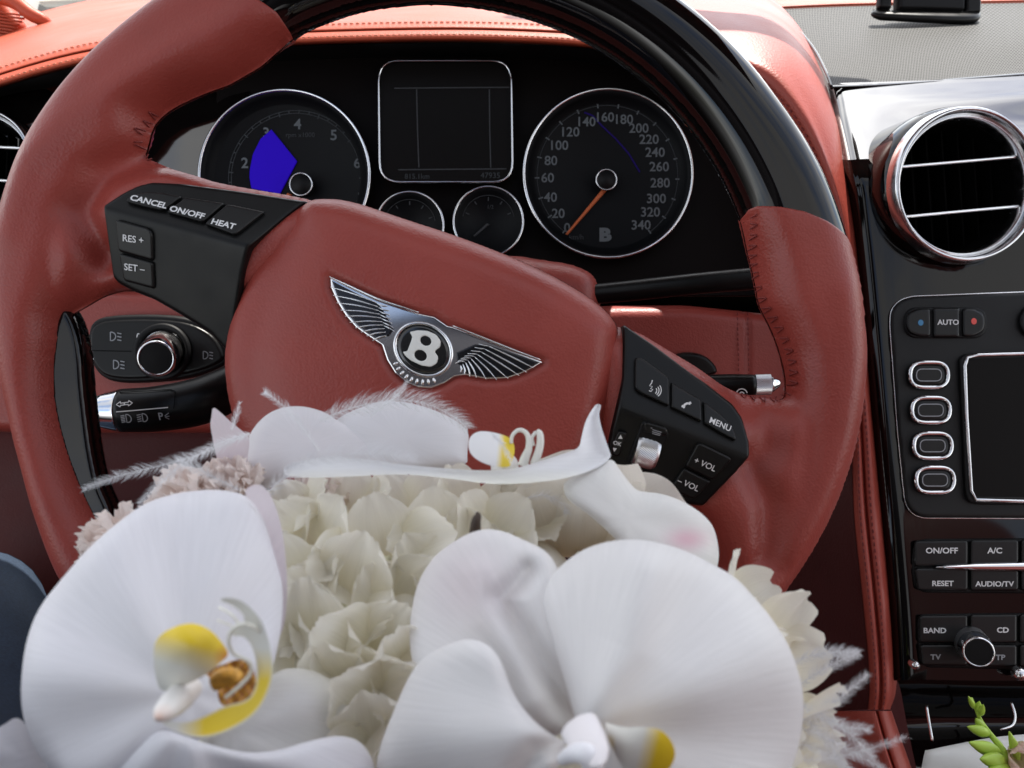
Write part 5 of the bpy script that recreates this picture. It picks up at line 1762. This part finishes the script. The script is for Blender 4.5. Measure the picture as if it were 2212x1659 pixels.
RP = [petal_mesh('rose_petal', .034, .040, .012 * a, b_, .0012, 4, c, (.86, .76, .58), (.88, .84, .76), 0., taper=.45) for a, b_, c in ((1.2, .010, 0), (1.0, .014, 1), (.8, .004, 2))]
rose = place('rose', core_h, bq, frame_at(1255, 1215, .285, (.05, .6, .9), 0) @ Matrix.Scale(2.0, 4))
for ringi, (nP, tilt, off, sc) in enumerate(((3, 1.45, .004, .75), (4, 1.25, .008, .9), (5, 1.0, .011, 1.0), (6, .72, .013, 1.05))):
    for k in range(nP):
        m = Matrix.Scale(1 / 2.5, 4) @ Matrix.Rotation(2 * math.pi * (k + .37 * ringi) / nP, 4, 'Z') @ Matrix.Translation((0, off, -.004)) @ Matrix.Rotation(tilt + rnd.uniform(-.06, .06), 4, 'X') @ Matrix.Scale(sc, 4) @ Matrix.Rotation(math.pi, 4, 'Y')
        place('petal', RP[(k + ringi) % 3], rose, m)

CPt = [petal_mesh('carnation_petal', .024, .026, .002 * a, .004 * b_, .003, 9 + c, c * 2.1, (.92, .78, .70), (.93, .85, .81), .7, 15, 27) for a, b_, c in ((1, 1, 0), (.6, -.6, 1), (-1, 1.4, 2))]
for cu_, cv_, cd_, nrm, sp0, cs_ in ((420, 1095, .284, (-.4, .7, .8), 0., .62), (270, 1190, .272, (-.7, .4, .7), .7, .6), (500, 1070, .29, (-.1, .9, .7), .3, .55), (700, 1085, .292, (0, .9, .6), .5, .5)):
    cn = place('carnation', core_h, bq, frame_at(cu_, cv_, cd_, nrm, sp0) @ Matrix.Scale(cs_, 4))
    for r_ in range(3):
        nP = 3 + r_
        for k in range(nP):
            m = Matrix.Rotation(2 * math.pi * (k + .4 * r_) / nP, 4, 'Z') @ Matrix.Rotation(1.25 - .42 * r_ + rnd.uniform(-.12, .12), 4, 'X') @ Matrix.Rotation(rnd.uniform(-.2, .2), 4, 'Y') @ Matrix.Scale(.95 + .06 * r_, 4)
            place('petal', rnd.choice(CPt), cn, m)

tube('seed_tip', [(1026, 1150, .244), (1028, 1128, .243), (1032, 1114, .243), (1030, 1106, .243)], [13, 11, 8, 2.5], 'seed', bq, 12, 5)
# holder inside the bouquet
V, Fc = [], []
for i in range(17):
    a = math.pi * i / 16
    for k in range(32):
        b_ = 2 * math.pi * k / 32
        V.append(C(960, 1640, .285) + Vector((math.sin(a) * math.cos(b_) * .082, math.cos(a) * .062, math.sin(a) * math.sin(b_) * .045)))
for i in range(16):
    for k in range(32):
        Fc.append((i * 32 + k, i * 32 + (k + 1) % 32, (i + 1) * 32 + (k + 1) % 32, (i + 1) * 32 + k))
core = mk('flower_mass', V, Fc, 'waxy', bq, cols=np.tile(np.array([.80, .77, .62]), (len(V), 1)))
tube('stem_handle', [(960, 1800, .28), (960, 2100, .27), (980, 2500, .26)], [160, 110, 95], 'stem', bq, 20, 4)


def feather(pts, width_, n=110, seed=1, dens=1., taper=.8, curl=.25):
    """quill with fine barbs on both sides"""
    r_ = random.Random(seed)
    width = width_ * 1.2
    n = int(n * 1.35)
    pr = spline(pts, 12)
    path = [C(*p) for p in pr]
    sc = pts[0][2] / F
    V, Fc = tube_mesh(path, [(.9 - .6 * i / len(path)) * 1.1 * sc for i in range(len(path))], 5)
    m = len(path)
    for i in range(int(n * dens)):
        t = (i + r_.random()) / (n * dens)
        x = t * (m - 1); k = min(int(x), m - 2)
        p = path[k].lerp(path[k + 1], x - k)
        tg = (path[k + 1] - path[k]).normalized()
        side = tg.cross(Vector((0, 0, 1))).normalized()
        for sg in (-1, 1):
            if r_.random() < .08:
                continue
            L = width * sc * (.35 + .65 * math.sin(math.pi * min(t * .85 + .12, 1)) ** taper) * r_.uniform(.65, 1.15)
            dr = (tg * r_.uniform(.7, 1.2) + side * sg * r_.uniform(.6, 1.0) + Vector((0, 0, 1)) * r_.uniform(-.5, .6)).normalized()
            mid = p + dr * L * .55
            tip = p + (dr + tg * curl + Vector((0, 0, r_.uniform(-.3, .3)))).normalized() * L
            wv = tg * .55 * sc
            b0 = len(V)
            V += [p - wv, p + wv, mid - wv * .8, mid + wv * .8, tip]
            Fc += [(b0, b0 + 1, b0 + 3, b0 + 2), (b0 + 2, b0 + 3, b0 + 4)]
    return mk('feather', V, Fc, 'feather', bq)


feather([(540, 938, .275), (480, 962, .270), (420, 985, .266), (330, 1010, .262), (250, 1030, .260), (180, 1056, .258)], 26, 120, 1)
feather([(540, 935, .272), (470, 960, .268), (400, 1000, .264), (350, 1040, .262), (300, 1088, .26)], 24, 90, 2)
feather([(520, 1060, .262), (460, 1030, .258), (420, 1010, .256), (380, 990, .256)], 26, 60, 3)
feather([(690, 975, .270), (650, 920, .268), (620, 885, .268), (585, 855, .27), (571, 846, .271)], 20, 60, 4)
feather([(500, 930, .285), (508, 905, .285), (518, 868, .286)], 14, 30, 5)
feather([(800, 900, .285), (835, 872, .285), (860, 850, .286), (880, 824, .287)], 16, 40, 6)
feather([(690, 910, .292), (740, 888, .29), (800, 872, .289), (860, 864, .289), (920, 872, .289), (980, 900, .29), (1010, 925, .291)], 44, 200, 7)
feather([(560, 1080, .255), (640, 1010, .256), (720, 985, .258), (820, 980, .26), (900, 990, .262)], 40, 130, 8)
feather([(1140, 1075, .275), (1180, 1070, .276), (1215, 1090, .277), (1226, 1110, .278)], 24, 40, 9)
feather([(1060, 935, .262), (1085, 960, .262), (1105, 1000, .262)], 14, 40, 10)
for i, pts in enumerate(([(1690, 1440, .245), (1760, 1415, .243), (1810, 1408, .242), (1856, 1410, .242)], [(1700, 1500, .243), (1770, 1450, .241), (1820, 1425, .241), (1850, 1412, .241)], [(1690, 1580, .24), (1780, 1530, .238), (1830, 1495, .237), (1874, 1457, .237)],
                          [(1690, 1490, .24), (1770, 1550, .238), (1830, 1570, .237), (1880, 1575, .237)], [(1680, 1640, .238), (1780, 1640, .236), (1870, 1620, .235), (1956, 1592, .235)], [(1690, 1560, .239), (1780, 1590, .237), (1850, 1630, .236), (1915, 1665, .235)],
                          [(1690, 1520, .241), (1750, 1560, .239), (1800, 1620, .237), (1850, 1690, .236)], [(1700, 1600, .24), (1770, 1620, .238), (1830, 1660, .237), (1880, 1720, .236)], [(1700, 1520, .244), (1770, 1540, .242), (1840, 1590, .24), (1890, 1640, .239)])):
    feather(pts, 26, 110, 20 + i)

# ================================================================== FREESIA ON THE CONSOLE
fr = thing('freesia_spray', 'small freesia spray with green buds lying on pale paper by the console', 'flower spray', (2140, 1640, .40))
tube('stem', [(2098, 1508, .40), (2110, 1535, .40), (2120, 1560, .40), (2142, 1590, .398), (2165, 1620, .395), (2190, 1680, .39)], [3, 4, 5, 6, 8, 9], 'stem', fr, 10, 6)


def bud(p, q, r):
    a, b_ = np.array(p, float), np.array(q, float)
    pts = [tuple(a + (b_ - a) * t) for t in (0, .15, .35, .6, .85, 1)]
    return tube('bud', pts, [r * .4, r * .8, r, r * .85, r * .45, r * .12], 'stem', fr, 12, 5)


for p, q, r in (((2105, 1530, .40), (2092, 1504, .398), 6), ((2112, 1535, .40), (2116, 1515, .398), 7), ((2118, 1545, .40), (2124, 1522, .396), 7), ((2122, 1572, .40), (2108, 1552, .398), 9), ((2135, 1585, .398), (2090, 1570, .395), 12),
                ((2160, 1628, .395), (2094, 1604, .39), 16), ((2170, 1645, .392), (2118, 1640, .386), 18), ((2200, 1640, .392), (2180, 1580, .39), 10), ((2180, 1660, .39), (2130, 1668, .384), 16)):
    bud(p, q, r)
FP = petal_mesh('freesia_petal', .018, .014, .004, .004, .001, 5, .3, (.62, .62, .30), (.80, .62, .54), .3)
for k in range(6):
    a = k * math.pi / 3
    m = Matrix.Translation(C(2192, 1625, .398) - ORG['freesia_spray']) @ Matrix.Rotation(a, 4, 'Z') @ Matrix.Rotation(.7, 4, 'X') @ Matrix.Scale(.95, 4)
    place('petal', FP, fr, m)
loft('paper', [[(2000, 1623, .43), (2080, 1606, .43), (2160, 1592, .43), (2300, 1580, .43)], [(1996, 1632, .425), (2080, 1640, .422), (2160, 1650, .42), (2300, 1660, .42)], [(1980, 1720, .42), (2080, 1720, .415), (2160, 1720, .41), (2300, 1720, .41)]], 'paper', fr, 4, 4, thick=.0008)

# ================================================================== ADDED SHADE PANEL AND MIRROR (above the frame)
def world_pt(u, v, d):
    return CAMM @ C(u, v, d)


LH = .40
HL = -.45
p_edge = world_pt(900, 95, .555)
hz = TO_SUN * (LH / TO_SUN.z)
hd = bpy.data.objects.new('added_shade_panel', None)  # unseen panel added to keep the sun off wheel and bouquet
COL.objects.link(hd); hd.location = (0, p_edge.y + hz.y - .2, p_edge.z + LH)
hd['label'] = 'unseen brown panel added above the dash to shade wheel and bouquet'; hd['category'] = 'light blocker'
ORG[hd.name] = Vector((0, 0, 0))
y1 = p_edge.y + hz.y; z1 = p_edge.z + LH
V, Fc = [], []
prof = [(0, 0), (-.004, .016), (-.03, .026), (-.15, .04), (HL, .045), (HL, .025), (-.15, .02), (-.03, .006)]
xs = np.linspace(-.27, .50, 15)
for x in xs:
    bow = -.06 * ((x - .12) / .8) ** 2
    for py, pz in prof:
        V.append((x, y1 + py + bow * .6, z1 + pz + bow * .3))
np_ = len(prof)
for i in range(len(xs) - 1):
    for k in range(np_):
        Fc.append((i * np_ + k, i * np_ + (k + 1) % np_, (i + 1) * np_ + (k + 1) % np_, (i + 1) * np_ + k))
Fc.append(tuple(range(np_))); Fc.append(tuple(range((len(xs) - 1) * np_, len(xs) * np_))[::-1])
V = [(x - hd.location.x, y - hd.location.y, z - hd.location.z) for x, y, z in V]
o = mk('shade_panel', V, Fc, 'shade_panel_brown', hd)
mp_ = world_pt(1500, 70, .62) + TO_SUN * .42
mr_ = bpy.data.objects.new('rear_view_mirror', None)
COL.objects.link(mr_); mr_.location = mp_
mr_['label'] = 'black interior rear view mirror above the dash'; mr_['category'] = 'mirror'
ORG[mr_.name] = Vector((0, 0, 0))
V, Fc = [], []
NM = 40
for z_, s_ in ((-.018, .82), (-.010, .97), (0, 1.0), (.006, .98), (.008, .93)):
    for k in range(NM):
        a = 2 * math.pi * k / NM
        ca_, sa_ = math.cos(a), math.sin(a)
        x = math.copysign(abs(ca_) ** .6, ca_) * .135 * s_; y = math.copysign(abs(sa_) ** .7, sa_) * .05 * s_
        V.append((x, -z_ + y * .35, y))
for i in range(4):
    for k in range(NM):
        Fc.append((i * NM + k, i * NM + (k + 1) % NM, (i + 1) * NM + (k + 1) % NM, (i + 1) * NM + k))
Fc.append(tuple(range(NM))[::-1]); Fc.append(tuple(range(4 * NM, 5 * NM)))
mk('housing', V, Fc, 'soft_black', mr_)
V, Fc = tube_mesh([Vector((0, .01, .02)), Vector((0, .05, .06)), Vector((0, .08, .12))], .008, 10)
mk('stalk', V, Fc, 'soft_black', mr_)
